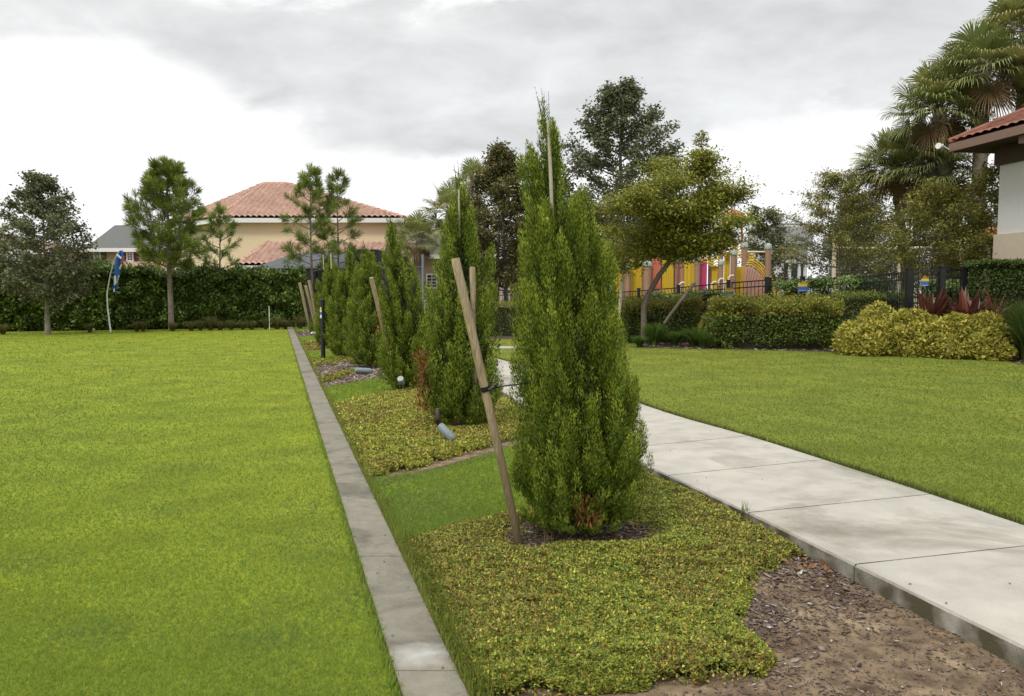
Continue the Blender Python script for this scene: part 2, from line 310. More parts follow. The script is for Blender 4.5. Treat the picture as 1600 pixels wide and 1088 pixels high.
# far end of the path swings round to the right
pl += [G(690, 566, .1), G(690, 553, .1), G(720, 546, .1), G(760, 544.5, .1), G(880, 543.5, .1)]
pr += [G(735, 548, .1), G(742, 544.5, .1), G(760, 542, .1), G(780, 541.2, .1), G(880, 541, .1)]
def refine(P, k=6):
    out = []
    for i in range(len(P) - 1):
        p0, p1, p2, p3 = P[max(i - 1, 0)], P[i], P[i + 1], P[min(i + 2, len(P) - 1)]
        row = []
        for j in range(k + 1):
            t = j / k; row.append(.5 * ((2 * p1) + (p2 - p0) * t + (2 * p0 - 5 * p1 + 4 * p2 - p3) * t * t + (3 * p1 - p0 - 3 * p2 + p3) * t ** 3))
        out.append(row)
    return out
RL, RR = refine(pl), refine(pr)
m = MB()
for a, b in zip(RL, RR):
    g = .006; la, lb = (a[1] - a[0]).length, (a[-1] - a[-2]).length
    a = list(a); b = list(b)
    a[0] = a[0].lerp(a[1], g / la); b[0] = b[0].lerp(b[1], g / (b[1] - b[0]).length); a[-1] = a[-1].lerp(a[-2], g / lb); b[-1] = b[-1].lerp(b[-2], g / (b[-1] - b[-2]).length)
    n = len(a); vs = []
    for k in range(n):
        e = (b[k] - a[k]).normalized() * .012
        wob = .012 * math.sin(k * 2.1 + a[k].y * 5)
        vs += [a[k] - Vector((0, 0, .14)), a[k] - Vector((0, 0, .012)) + e * (wob * 10 % .3), a[k] + e, b[k] - e, b[k] - Vector((0, 0, .012)), b[k] - Vector((0, 0, .14))]
    fs = []
    for k in range(n - 1):
        for j in range(5): fs.append((k * 6 + j, k * 6 + j + 1, (k + 1) * 6 + j + 1, (k + 1) * 6 + j))
    fs.append(tuple(range(5, -1, -1))); fs.append(tuple((n - 1) * 6 + j for j in range(6)))
    m.add(vs, fs)
tag(m.build('path', M_path), kind='structure')
m = MB()
for a, b in zip(RL, RR):
    vs = []
    for k in range(len(a)):
        e = (b[k] - a[k]).normalized() * .02; vs += [a[k] + e - Vector((0, 0, .012)), b[k] - e - Vector((0, 0, .012))]
    m.add(vs, [(k * 2, k * 2 + 1, k * 2 + 3, k * 2 + 2) for k in range(len(a) - 1)])
m = MB()
for a, b in zip(RL, RR):   # dirt filling each joint, just under the surface
    for i in (0, -1):
        d = (a[1] - a[0]).normalized() * .0055; z = Vector((0, 0, -.010)); e = (b[i] - a[i]).normalized() * .015
        m.add([a[i] - d + z + e, b[i] - d + z - e, b[i] + d + z - e, a[i] + d + z + e], [(0, 1, 2, 3)])
tag(m.build('path_joint_dirt', M_dirt), kind='structure')
# kerb slabs
m = MB(); dirv = (k1l - k0l).normalized(); Ltot = (k1l - k0l).length; t = 0; 
while t < Ltot:
    t2 = min(t + 1.52, Ltot); g = .003
    def kp(P0, P1, s): return P0.lerp(P1, s / Ltot)
    q = [kp(k0l, k1l, t + g), kp(k0r, k1r, t + g), kp(k0r, k1r, t2 - g), kp(k0l, k1l, t2 - g)]
    m.prism(q, -.10, .03 + random.uniform(-.0015, .0015)); t = t2
tag(m.build('kerb', M_kerb, bevel=.006), kind='structure')
# planting strip (soil) between kerb and path
st = [(k0r.x, k0r.y)] + [(kr(y).x, kr(y).y) for y in (1088, 700, 560, 511)] + [(G(600, 513).x, G(600, 513).y)]
st += [tuple(G(690, 540)[:2]), tuple(G(712, 560)[:2])]
st += [(p.x + .03, p.y + .02) for p in reversed(pl[:13])] + [(3.2, -1), (k0r.x, -1)]
sheet('planting_strip', st, .0, M_soil)
# right lawn and its surroundings, level with the path
bedL = [(1000, 543), (1060, 545), (1200, 547), (1320, 551), (1450, 554), (1560, 562), (1640, 578), (1800, 600)]
bed = [G(*p, .09) for p in bedL]
rl = [(p.x - .02, p.y) for p in pr[:13]]
lawnR = rl + [tuple(G(700, 538, .09)[:2]), tuple(G(700, 530, .09)[:2]), tuple(G(990, 530, .09)[:2])] + [(p.x, p.y) for p in bed] + [(22, 14), (22, -2), (pr[0].x, -2)]
sheet('lawn', lawnR, .085, M_lawn2, .12)
bedpoly = [(p.x, p.y) for p in bed] + [(40, 16), (40, 60), (-6, 60), (-6, 36), tuple(G(700, 531, .09)[:2]), tuple(G(990, 531, .09)[:2])]
sheet('mulch_bed', bedpoly, .081, M_mulch, .14)

# ------------------------------------------------------------------ grass blades (stuff)
def blades(name, poly, z, n, ymin, ymax, cols, wts=None, h=.03, wpx=.0011, exclude=None, xr=.75, tall=1.0, patch=None, seed=3):
    u = rng.random(n); Yv = 1 / (1 / ymin + u * (1 / ymax - 1 / ymin)); Xv = (rng.random(n) * 2 - 1) * xr * (Yv + .6)
    ok = inpoly(Xv, Yv, poly)
    if exclude is not None: ok &= ~exclude(Xv, Yv)
    Xv, Yv = Xv[ok], Yv[ok]; k = len(Xv); dist = np.hypot(Xv, Yv)
    P = np.stack([Xv, Yv, np.full(k, z - .004)], 1); tilt = rng.normal(size=(k, 2)) * .85
    Dn = np.stack([tilt[:, 0], tilt[:, 1], np.ones(k)], 1); Dn /= np.linalg.norm(Dn, axis=1, keepdims=True)
    sidev = rvec(k); sidev[:, 2] *= .3; S = np.cross(Dn, sidev); S /= np.linalg.norm(S, axis=1, keepdims=True)
    wd = (wpx * np.maximum(dist, 2.5) * rng.uniform(.6, 1.4, k))[:, None]
    pn = vnoise(Xv, Yv, .9, seed) * .5 + vnoise(Xv, Yv, 2.7, seed + 1) * .3 + vnoise(Xv, Yv, 8, seed + 2) * .2
    hh = (h * rng.uniform(.5, 1.3, k) * tall * (.75 + .5 * pn) * (1 + dist * .02))[:, None]
    V = np.stack([P - S * wd * .5, P + S * wd * .5, P + Dn * hh], 1).reshape(-1, 3)
    col = colmix(k, cols, wts, .14)
    pv = np.clip((pn - .5) * 2.2, -1, 1)[:, None]
    col = col * (1 + pv * np.array([[.20, .13, .0]]))
    b1 = np.clip((vnoise(Xv, Yv, .35, seed + 9) - .5) * 2, -1, 1)[:, None]; col = col * (1 + b1 * np.array([[.10, .05, -.1]]))
    if patch: col = patch(Xv, Yv, col)
    o = raw(name, V, [np.arange(3 * k).reshape(k, 3)], M_blade, None, np.repeat(col, 3, axis=0)); return o
LG = [(.245, .335, .055), (.20, .295, .052), (.15, .235, .046), (.34, .40, .085)]
def bluish(Xv, Yv, col):   # cooler, coarser weedy patches seen in the turf
    s = np.zeros(len(Xv))
    for (px, py, rx, ry) in ((440, 715, 70, 10), (290, 730, 60, 8), (95, 650, 60, 8), (560, 715, 30, 18), (640, 790, 110, 30), (200, 580, 50, 6), (480, 795, 50, 12), (490, 850, 60, 22), (555, 930, 30, 18), (40, 880, 45, 12), (250, 800, 60, 10), (150, 990, 60, 14), (420, 1000, 70, 16)):
        c = G(px, py); e = G(px + rx, py); f = G(px, py - ry); s = np.maximum(s, np.exp(-((Xv - c.x) / (e.x - c.x + .01)) ** 2 - ((Yv - c.y) / (abs(f.y - c.y) + .05)) ** 2))
    s = (s * rng.uniform(.3, 1, len(s)))[:, None]; return col * (1 - s) + np.array([[.16, .24, .07]]) * s
g1 = blades('grass', lawnL, 0, 640000, 2.7, 40, LG, [.4, .3, .2, .1], h=.026, patch=bluish)
tag(g1, 'bright yellow-green mown grass of the big lawn left of the concrete kerb', 'grass', kind='stuff')
g2 = blades('grass', lawnR, .085, 330000, 4.2, 30, [(.205, .265, .044), (.175, .24, .042), (.135, .20, .038), (.27, .30, .068)], [.35, .3, .25, .1], h=.028, seed=20)
tag(g2, 'olive green mown grass of the lawn right of the concrete path', 'grass', kind='stuff')
gs1 = [G(*p) for p in ((573, 750), (622, 851), (700, 826), (780, 808), (860, 795), (990, 742), (945, 705), (880, 676), (785, 703), (690, 733))]
gs2 = [G(*p) for p in ((504, 607), (516.5, 633), (620, 613), (700, 602), (740, 588), (715, 578), (600, 589), (560, 597))]
gs3 = [G(*p) for p in ((476, 550), (484, 567), (530, 560), (560, 553), (600, 545), (540, 544))]
gs4 = [G(*p) for p in ((466, 527.5), (472, 537), (500, 533), (540, 528), (500, 524))]
gs5 = [G(*p) for p in ((460, 512), (463, 518.5), (500, 516.5), (560, 514), (560, 511))]
gsn = 0
for poly, ym, yM, n, lb in ((gs1, 4.5, 10, 230000, 'nearest bright grass strip between kerb and tallest cypress bed'), (gs2, 9, 18, 150000, 'grass strip beyond the second cypress and its ground cover bed'),
                  (gs3, 15, 28, 90000, 'grass strip behind the wood chip patch by the kerb'), (gs4, 24, 38, 60000, 'small far grass strip beside the black post'), (gs5, 28, 48, 60000, 'farthest grass strip at the end of the kerb')):
    sheet('turf_strip', [(p.x, p.y) for p in poly], .006, M_lawn)
    g = blades('grass', [(p.x, p.y) for p in poly], .006, n, ym, yM, LG, [.35, .35, .25, .05], h=.034, xr=.35, patch=bluish, seed=40)
    tag(g, lb, 'grass', kind='stuff')
CB = .12
# ------------------------------------------------------------------ ground cover (small leaved creeping shrub)
T1 = G(900, 832); T2 = G(722, 668)
def cover(name, label, poly, n, ym, yM, leaf, hgt, cols, wts, excl=None, seed=0, grassn=3000):
    poly = [(p.x, p.y) for p in poly]
    u = rng.random(n); Yv = 1 / (1 / ym + u * (1 / yM - 1 / ym)); Xv = (rng.random(n) * 2 - 1) * .6 * Yv
    ok = inpoly(Xv, Yv, poly); Xv, Yv = Xv[ok], Yv[ok]
    # distance to polygon edge for a rounded, ragged margin
    de = np.full(len(Xv), 9.0)
    for i in range(len(poly)):
        a = np.array(poly[i]); b = np.array(poly[(i + 1) % len(poly)]); ab = b - a; tt = np.clip(((Xv - a[0]) * ab[0] + (Yv - a[1]) * ab[1]) / (ab @ ab), 0, 1)
        de = np.minimum(de, np.hypot(Xv - a[0] - tt * ab[0], Yv - a[1] - tt * ab[1]))
    if excl:
        for (cx_, cy_, rx, ry) in excl:
            r = np.hypot((Xv - cx_) / rx, (Yv - cy_) / ry); de = np.minimum(de, (r - 1) * min(rx, ry))
    nz = vnoise(Xv, Yv, 6, seed) * .5 + vnoise(Xv, Yv, 17, seed + 1) * .5
    ok = de > (nz - .5) * .34 + .01 - (rng.random(len(Xv)) < .06) * .07; Xv, Yv, de, nz = Xv[ok], Yv[ok], de[ok], nz[ok]; k = len(Xv)
    top = hgt * (1 - np.exp(-np.maximum(de, 0) / .07)) * (.55 + .8 * nz)
    zz_ = top * (1 - rng.random(k) ** 2.2 * .8)
    P = np.stack([Xv, Yv, zz_ + .004], 1); Dn = rvec(k); Dn[:, 2] = np.abs(Dn[:, 2]) * .8 + .1; Nn = rvec(k) * .55; Nn[:, 2] += 1
    sz = leaf * rng.uniform(.6, 1.3, k) * (1 + np.hypot(Xv, Yv) * .035)
    col = colmix(k, cols, wts, .2)
    pn = np.clip((vnoise(Xv, Yv, 2.2, seed + 5) - .5) * 2.4, -1, 1)[:, None]; brown = (pn < .12)[:, 0] & (rng.random(k) < .28)
    col[brown] = colmix(int(brown.sum()), [(.24, .14, .05), (.26, .19, .055), (.17, .12, .045)], None, .2)
    o = leaves(P, Dn, Nn, sz, sz * .6, col, name, M_cover, None, fold=.12); tag(o, label, 'ground cover', kind='stuff')
    return o, poly
CC = [(.265, .29, .045), (.165, .22, .038), (.42, .40, .06), (.54, .49, .11), (.085, .14, .03), (.32, .19, .05)]
c1 = [G(*p) for p in ((630, 850), (660, 915), (696, 1000), (740, 1095), (860, 1090), (1000, 1082), (1185, 1068), (1215, 1035), (1160, 975), (1185, 905), (1265, 868), (1215, 838), (1170, 815), (1100, 776), (1040, 752), (1003, 740), (860, 796), (780, 808), (700, 826))]
ring1 = (T1.x + .04, T1.y - .02, .52, .29); hole = (G(810, 848).x + .06, G(810, 848).y + .05, .17, .22)
cover('ground_cover', 'yellow-green creeping ground cover around the nearest cypress', c1, 900000, 2.9, 6.8, .0165, .07, CC, [.28, .25, .15, .05, .18, .09], [ring1, hole], 5)
c2 = [G(*p) for p in ((517, 634), (543, 690), (576, 748), (640, 737), (690, 722), (785, 693), (880, 670), (800, 628), (700, 601), (620, 613))]
cover('ground_cover', 'yellow speckled ground cover around the second cypress beyond the grass strip', c2, 900000, 6.3, 16, .021, .07, CC, [.26, .2, .24, .12, .10, .08], [(T2.x, T2.y, .22, .2)], 15)
c3 = [G(*p) for p in ((484, 566), (489, 575), (520, 570), (560, 562), (600, 553), (560, 553), (530, 560))]
cover('ground_cover', 'thin band of ground cover at the back edge of the wood chip patch', c3, 300000, 15, 28, .03, .06, CC, [.3, .3, .1, .05, .15, .1], None, 25)
c5 = [G(*p) for p in ((498, 593), (503, 601), (520, 597), (545, 588), (560, 580), (540, 582))]
cover('ground_cover', 'small ground cover tongue running across the wood chip patch', c5, 300000, 13, 19, .028, .08, CC, [.3, .3, .1, .05, .15, .1], None, 26)
c4 = [G(*p) for p in ((472, 537), (477, 549), (530, 543), (580, 536), (540, 530), (500, 533))]
cover('ground_cover', 'far brownish ground cover between two small grass strips', c4, 300000, 20, 38, .035, .06, CC, [.2, .2, .1, .05, .15, .3], None, 35)
# weeds: long thin grass stalks poking through
def stalks(name, label, poly, n, ln, cols, bias=None, pts=None):
    poly = [(p.x, p.y) for p in poly]; xs = [p[0] for p in poly]; ys = [p[1] for p in poly]
    Xv = rng.uniform(min(xs), max(xs), n); Yv = rng.uniform(min(ys), max(ys), n); ok = inpoly(Xv, Yv, poly)
    if bias: ok &= rng.random(n) < bias(Xv, Yv)
    Xv, Yv = Xv[ok], Yv[ok]
    if pts is not None: Xv, Yv = pts
    k = len(Xv); V = []; Fc = []
    P = np.stack([Xv, Yv, np.zeros(k)], 1); az_ = rng.uniform(0, 6.28, k); lean = rng.uniform(.05, .6, k); H = ln * rng.uniform(.5, 1.3, k)
    d = np.stack([np.cos(az_), np.sin(az_)], 1); sd_ = np.stack([-d[:, 1], d[:, 0]], 1); Vs = []
    for j in range(4):
        t = j / 3; c = P.copy(); c[:, :2] += d * (lean * t * t * H)[:, None]; c[:, 2] += H * t * (1 - .3 * lean * t); wv = (.0028 * (1 - t * .85))
        a = c.copy(); b = c.copy(); a[:, :2] -= sd_ * wv; b[:, :2] += sd_ * wv; Vs += [a, b]
    V = np.stack(Vs, 1).reshape(-1, 3); base = np.arange(k)[:, None] * 8
    Fc = np.concatenate([base + np.array([[2 * j, 2 * j + 1, 2 * j + 3, 2 * j + 2]]) for j in range(3)], 0)
    o = raw(name, V, [Fc], M_blade, None, np.repeat(colmix(k, cols, None, .2), 8, axis=0)); tag(o, label, 'weeds', kind='stuff'); return o
kdist = lambda Xv, Yv: np.exp(-np.abs(Xv - (k0r.x + (Yv - k0r.y) / (k1r.y - k0r.y) * (k1r.x - k0r.x))) / .16)
stalks('weed_grass', 'tall thin grass stalks poking through the nearest ground cover', c1, 1700, .18, [(.16, .20, .03), (.12, .17, .02), (.26, .24, .08)], lambda a, b: .06 + .9 * np.exp(-np.abs(a - (k0r.x + (b - k0r.y) / (k1r.y - k0r.y) * (k1r.x - k0r.x)) - .25) / .4))
edge = [G(*p) for p in ((634, 845), (738, 1094), (785, 1094), (665, 845))]
stalks('weed_grass', 'rough green grass fringe growing along the right side of the kerb', edge, 15000, .085, [(.09, .16, .02), (.12, .17, .02), (.14, .12, .03)], lambda a, b: .15 + .8 * kdist(a, b))
edge2 = [G(*p) for p in ((519, 640), (577, 750), (590, 750), (529, 640))]
stalks('weed_grass', 'low grass fringe along the kerb beside the second ground cover bed', edge2, 9000, .055, [(.09, .15, .02), (.12, .13, .03)])
CB = .3
def line_pts(P, n, w0, w1):
    P = [Vector((p.x, p.y)) for p in P]; L_ = np.array([(P[i + 1] - P[i]).length for i in range(len(P) - 1)]); wt = np.array([L_[i] / ((P[i] + P[i + 1]) / 2).length ** 1.1 for i in range(len(L_))]); wt /= wt.sum()
    k = rng.choice(len(L_), n, p=wt); t = rng.random(n); A = np.array([list(p) for p in P]); d = (A[1:] - A[:-1]) / L_[:, None]; nn = np.stack([-d[:, 1], d[:, 0]], 1)
    xy = A[k] + (A[k + 1] - A[k]) * t[:, None] + nn[k] * (w0 + (w1 - w0) * rng.random(n) ** 1.5)[:, None]; return xy[:, 0], xy[:, 1]
ek = [kl(y) for y in (1300, 1150, 1050, 970, 900, 840, 790, 740, 690, 650, 600, 560, 535, 514)]
stalks('grass_fringe', 'uneven grass fringe along the left edge of the kerb', [(p) for p in ek[:3]], 5, .046, [(.27, .36, .055), (.22, .31, .05), (.16, .22, .04)], pts=line_pts(ek, 4200, -.010, .035))
ek = [kr(y) for y in (1300, 1150, 1050, 970, 900, 850, 750, 690, 640, 600, 560, 535, 514)]
stalks('grass_fringe', 'ragged grass and weeds along the right edge of the kerb', [(p) for p in ek[:3]], 5, .07, [(.20, .27, .045), (.15, .22, .04), (.26, .21, .06)], pts=line_pts(ek, 7000, .004, -.09))
ep = [p for row in RR[:12] for p in row[:-1]]
o_f = stalks('grass_fringe', 'dark uneven grass fringe along the right edge of the concrete path', [(p) for p in ep[:3]], 5, .05, [(.10, .15, .03), (.07, .10, .02), (.12, .09, .04)], pts=line_pts(ep, 9000, .012, -.06)); o_f.location.z = .085
CB = .12
edge3 = [G(*p) for p in ((575, 748), (582, 762), (690, 735), (790, 706), (785, 696), (690, 722))]
# ------------------------------------------------------------------ chips
def chips(name, label, poly, n, size, cols, wts=None, z=.002, excl=None, dens=None):
    poly = [(p[0], p[1]) for p in poly]; xs = [p[0] for p in poly]; ys = [p[1] for p in poly]
    Xv = rng.uniform(min(xs), max(xs), n); Yv = rng.uniform(min(ys), max(ys), n); ok = inpoly(Xv, Yv, poly)
    if dens: ok &= rng.random(n) < dens(Xv, Yv)
    Xv, Yv = Xv[ok], Yv[ok]; k = len(Xv); a = rng.uniform(0, 6.28, k); ax = np.stack([np.cos(a), np.sin(a), rng.normal(size=k) * .18], 1)
    ay_ = np.stack([-np.sin(a), np.cos(a), rng.normal(size=k) * .22], 1); az_ = np.cross(ax, ay_)
    L_ = size * rng.lognormal(0, .45, k); W_ = L_ * rng.uniform(.2, .55, k); T_ = size * rng.uniform(.05, .16, k)
    c = np.stack([Xv, Yv, z + T_ * .6 + rng.random(k) * size * .25], 1); Vs = []
    for sz_ in (-1, 1):
        for (p, q) in ((-1, -.6), (.2, -1), (1, -.2), (.8, .7), (-.4, 1)):
            j = rng.uniform(.7, 1.1, (k, 1)); Vs.append(c + ax * (L_ * .5 * p)[:, None] * j + ay_ * (W_ * .5 * q)[:, None] * j + az_ * (T_ * .5 * sz_)[:, None])
    V = np.stack(Vs, 1).reshape(-1, 3); b = np.arange(k)[:, None] * 10
    f5 = np.concatenate([b + np.array([[4, 3, 2, 1, 0]]), b + np.array([[5, 6, 7, 8, 9]])], 0); f4 = np.concatenate([b + np.array([[i, (i + 1) % 5, 5 + (i + 1) % 5, 5 + i]]) for i in range(5)], 0)
    o = raw(name, V, [f5, f4], M_chip, None, np.repeat(colmix(k, cols, wts, .2), 10, axis=0)); tag(o, label, 'wood chips', kind='stuff')
CH = [(.085, .05, .036), (.135, .088, .064), (.19, .145, .12), (.36, .33, .31), (.04, .026, .02)]
mp_ = [G(*p) for p in ((1165, 985), (1180, 905), (1265, 865), (1345, 905), (1370, 960), (1290, 1020), (1215, 1075), (1190, 1040))]
chips('wood_chips', 'thick patch of grey and brown bark chips beside the concrete path', mp_, 4600, .026, CH, [.32, .27, .17, .08, .16], dens=lambda a, b: np.clip(vnoise(a, b, 2.6, 31) * 1.5 - .05, 0, 1))
soilp = [G(*p) for p in ((720, 1130), (1100, 1078), (1200, 1066), (1170, 980), (1190, 900), (1262, 862), (1620, 1060), (1620, 1140))]
chips('wood_chips', 'scattered bark chips and leaf litter on the bare sandy soil', soilp, 26000, .0125, CH, [.34, .28, .16, .05, .17], dens=lambda a, b: .12 + .88 * np.clip(vnoise(a, b, 2.5, 77) * .6 + vnoise(a, b, 9, 78) * .5 - .15, 0, 1))
ringp = [(ring1[0] + math.cos(a) * .62, ring1[1] + math.sin(a) * .44) for a in np.linspace(0, 6.28, 20)[:-1]]
chips('wood_chips', 'dark mulch ring under the nearest cypress', ringp, 3600, .03, CH, [.35, .25, .1, .03, .27])
holep = [(hole[0] + math.cos(a) * .2, hole[1] + math.sin(a) * .26) for a in np.linspace(0, 6.28, 16)[:-1]]
chips('wood_chips', 'dark mulch in the hollow at the foot of the leaning stake', holep, 700, .025, CH, [.35, .25, .08, .02, .3])
ed = [G(*p) for p in ((580, 752), (640, 742), (700, 727), (790, 700), (790, 712), (690, 738), (600, 762))]
chips('wood_chips', 'narrow brown mulch edge between second ground cover and grass strip', ed, 5000, .025, CH, [.4, .3, .05, .0, .25])
m3 = [G(*p) for p in ((489, 574), (503, 609), (560, 597), (640, 588), (690, 578), (640, 556), (600, 553), (540, 566))]
chips('wood_chips', 'reddish bark chip patch by the kerb beyond the third cypress', m3, 9000, .055, [(.13, .08, .06), (.2, .14, .11), (.3, .24, .2), (.42, .38, .34), (.06, .04, .03)], [.25, .27, .22, .12, .14])
m4 = [G(*p) for p in ((463, 518.5), (466, 527), (500, 524), (560, 519), (500, 516.5))]
chips('wood_chips', 'far brown mulch patch near the end of the kerb', m4, 3000, .08, CH)
# under each of the far hedges
bp = [G(*p, .09) for p in ((1000, 543), (1100, 546), (1200, 547), (1320, 551), (1450, 554), (1560, 562), (1640, 578), (1640, 560), (1550, 549), (1400, 541), (1200, 536), (1000, 532))]
chips('wood_chips', 'brown mulch along the front of the clipped hedges', bp, 7000, .07, CH, z=.085)

CB = .35
# ------------------------------------------------------------------ cypress
def cyp_mesh(seed, H, prof, nplume, per, leafL, thin=1.0):
    """returns foliage arrays in local space. prof: list of (z,r)"""
    global rng
    keep = rng; rng = np.random.default_rng(seed)
    P_, D_, N_, L_, W_, C_ = [], [], [], [], [], []
    sc = H / 2.88; lead = [(0, 0, H, .15)]
    for (cnt, h0, h1, r0, r1, lr, o) in ((5, 2.5, 2.8, .06, .13, .125, 0), (8, 2.1, 2.55, .16, .225, .135, .5), (11, 1.55, 2.2, .26, .335, .13, .2), (14, .95, 1.75, .345, .42, .12, .0), (12, .4, .9, .33, .42, .10, .3)):
        for k in range(cnt):
            lead.append((rng.uniform(r0, r1), o + 6.283 * (k + rng.uniform(-.3, .3)) / cnt, rng.uniform(h0, h1) * sc, lr * rng.uniform(.8, 1.15)))
    wl = np.array([max(q[2], .8) * q[3] * (1 + 2 * q[0]) for q in lead]); wl /= wl.sum()
    for i in range(nplume):
        rk, ak, hk, lr = lead[rng.choice(len(lead), p=wl)]
        zt = hk * (1 - .92 * rng.random() ** 1.25) if rng.random() > .1 else hk * rng.uniform(.9, 1.0)
        zt = max(zt, .16); q = zt / hk
        rad_k = rk * min(1.0, .55 + zt * 1.0) * (1 - .10 * q) + 0 * zt
        loc_r = lr * .82 * (1 - q) ** .55 * rng.uniform(.55, 1.1) + .01; la = rng.uniform(0, 6.283)
        tx, ty = math.cos(ak) * rad_k + math.cos(la) * loc_r, math.sin(ak) * rad_k + math.sin(la) * loc_r
        a = math.atan2(ty, tx); r = math.hypot(tx, ty); inner = r < .16 and zt < 1.5
        Lp = rng.uniform(.22, .55) * (1 if zt > .6 else .7) * (1.0 if zt < H * .8 else .75)
        Lp = min(Lp, zt - .02)
        lean = rng.uniform(.10, .34) * (1 - .45 * zt / H)
        tip = np.array([math.cos(a) * r, math.sin(a) * r, zt]); ax0 = np.array([math.cos(a) * lean * .4, math.sin(a) * lean * .4, 1.0]); ax1 = np.array([math.cos(a) * lean * 2.2, math.sin(a) * lean * 2.2, 1.0])
        ax1 /= np.linalg.norm(ax1); ax0 /= np.linalg.norm(ax0)
        if zt < .45: ax1 = ax1 * .7 + np.array([math.cos(a), math.sin(a), 0]) * .5
        n = int(per * Lp / .4 * rng.uniform(.8, 1.2)); s = rng.random(n) ** .85   # 0 at tip, 1 at base
        axis = ax0 * (1 - s)[:, None] + ax1 * s[:, None]
        c = tip - axis * (s * Lp)[:, None]
        wdt = (.005 + .043 * np.sin(np.minimum(s * 1.25, 1.0) * math.pi * .62)) * (Lp / .4) ** .5 * rng.uniform(.75, 1.2)
        b = rng.uniform(0, 6.283, n); ra = wdt * np.sqrt(rng.random(n))
        ux = np.cross(ax0, [0.3, .9, .1]); ux /= np.linalg.norm(ux); uy = np.cross(ax0, ux)
        rad = np.cos(b)[:, None] * ux + np.sin(b)[:, None] * uy
        p = c + rad * ra[:, None]; d = axis * 1.0 + rad * rng.uniform(.2, .6, n)[:, None] + rng.normal(size=(n, 3)) * .12
        P_.append(p); D_.append(d); N_.append(rad + rng.normal(size=(n, 3)) * .5)
        l = leafL * rng.uniform(.6, 1.4, n) * (1 - .35 * (s < .12)); L_.append(l); W_.append(l * rng.uniform(.18, .30, n))
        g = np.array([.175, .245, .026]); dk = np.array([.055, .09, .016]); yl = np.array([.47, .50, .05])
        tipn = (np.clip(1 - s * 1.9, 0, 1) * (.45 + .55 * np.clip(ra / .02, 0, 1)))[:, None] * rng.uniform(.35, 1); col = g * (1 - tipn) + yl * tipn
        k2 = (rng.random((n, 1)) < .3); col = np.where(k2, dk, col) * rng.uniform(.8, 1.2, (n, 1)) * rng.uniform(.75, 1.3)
        if inner: col = col * .45 + dk * .55  # inner plumes tinted darker, shade painted into their colour
        C_.append(col)
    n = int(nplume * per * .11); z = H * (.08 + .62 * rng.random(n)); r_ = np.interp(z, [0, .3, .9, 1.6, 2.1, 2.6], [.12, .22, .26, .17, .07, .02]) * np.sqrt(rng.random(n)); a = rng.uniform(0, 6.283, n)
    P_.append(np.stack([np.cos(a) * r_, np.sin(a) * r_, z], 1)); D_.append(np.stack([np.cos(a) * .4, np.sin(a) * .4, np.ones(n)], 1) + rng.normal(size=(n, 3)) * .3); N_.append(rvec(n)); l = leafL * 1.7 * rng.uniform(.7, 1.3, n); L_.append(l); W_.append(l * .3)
    C_.append(np.tile([.05, .078, .018], (n, 1)) * rng.uniform(.6, 1.5, (n, 1)))  # extra sprigs coloured dark, painted shade for the crown interior
    # wispy leaders
    for i in range(int(10 * thin)):
        a = rng.uniform(0, 6.283); r = rng.uniform(0, .09); zt = H * rng.uniform(.90, 1.03); n = 130; s = rng.random(n)
        c = np.array([math.cos(a) * r, math.sin(a) * r, zt]) - np.array([math.cos(a) * .12, math.sin(a) * .12, 1]) * (s * .3)[:, None]
        b = rng.uniform(0, 6.283, n); rad = np.stack([np.cos(b), np.sin(b), np.zeros(n)], 1)
        P_.append(c); D_.append(rad * .4 + np.array([0, 0, 1.0])); N_.append(rad); l = leafL * rng.uniform(.6, 1.1, n) * (.4 + .8 * s); L_.append(l); W_.append(l * .25); C_.append(np.tile([.13, .18, .035], (n, 1)) * rng.uniform(.8, 1.2, (n, 1)))
    rng = keep
    return [np.concatenate(x) for x in (P_, D_, N_, L_, W_, C_)]
profA = [(0, .22), (.15, .30), (.45, .42), (.9, .46), (1.2, .445), (1.6, .385), (2.0, .32), (2.4, .235), (2.7, .15), (2.95, .04)]
def trunk_bits(H, seed):
    r = random.Random(seed); m = MB(); m.tube([(0, 0, -.03), (.01, 0, .3), (.0, .02, 1.2), (-.05 * (seed == 1), 0, H * .72)], [.045, .035, .025, .006], 8)
    prof_c = [(.25, .10), (.5, .16), (.9, .20), (1.3, .18), (1.7, .12), (2.0, .07), (2.2, .03)]; vs = []; fs = []
    for i, (z, q) in enumerate(prof_c):
        for j in range(14): a = j / 14 * 6.283; k_ = q * (1 + .25 * math.sin(j * 2.6 + i * 1.7)); vs.append((math.cos(a) * k_ - .21 * max(0, (z - .7) / 2.2) ** 1.2 * (seed == 1), math.sin(a) * k_, z * H / 2.88))
    for i in range(len(prof_c) - 1):
        for j in range(14): fs.append((i * 14 + j, i * 14 + (j + 1) % 14, (i + 1) * 14 + (j + 1) % 14, (i + 1) * 14 + j))
    global core_; core_ = MB().add(vs, fs)  # opaque core added to block light, so gaps between plumes go dark
    for i in range(14):
        a = r.uniform(0, 6.28); q = r.uniform(.12, .28); z0 = r.uniform(.03, .25)
        m.tube([(0, 0, z0), (math.cos(a) * q * .5, math.sin(a) * q * .5, z0 + .08), (math.cos(a) * q, math.sin(a) * q, z0 + r.uniform(.3, .6))], [.012, .009, .004], 5)
    return m
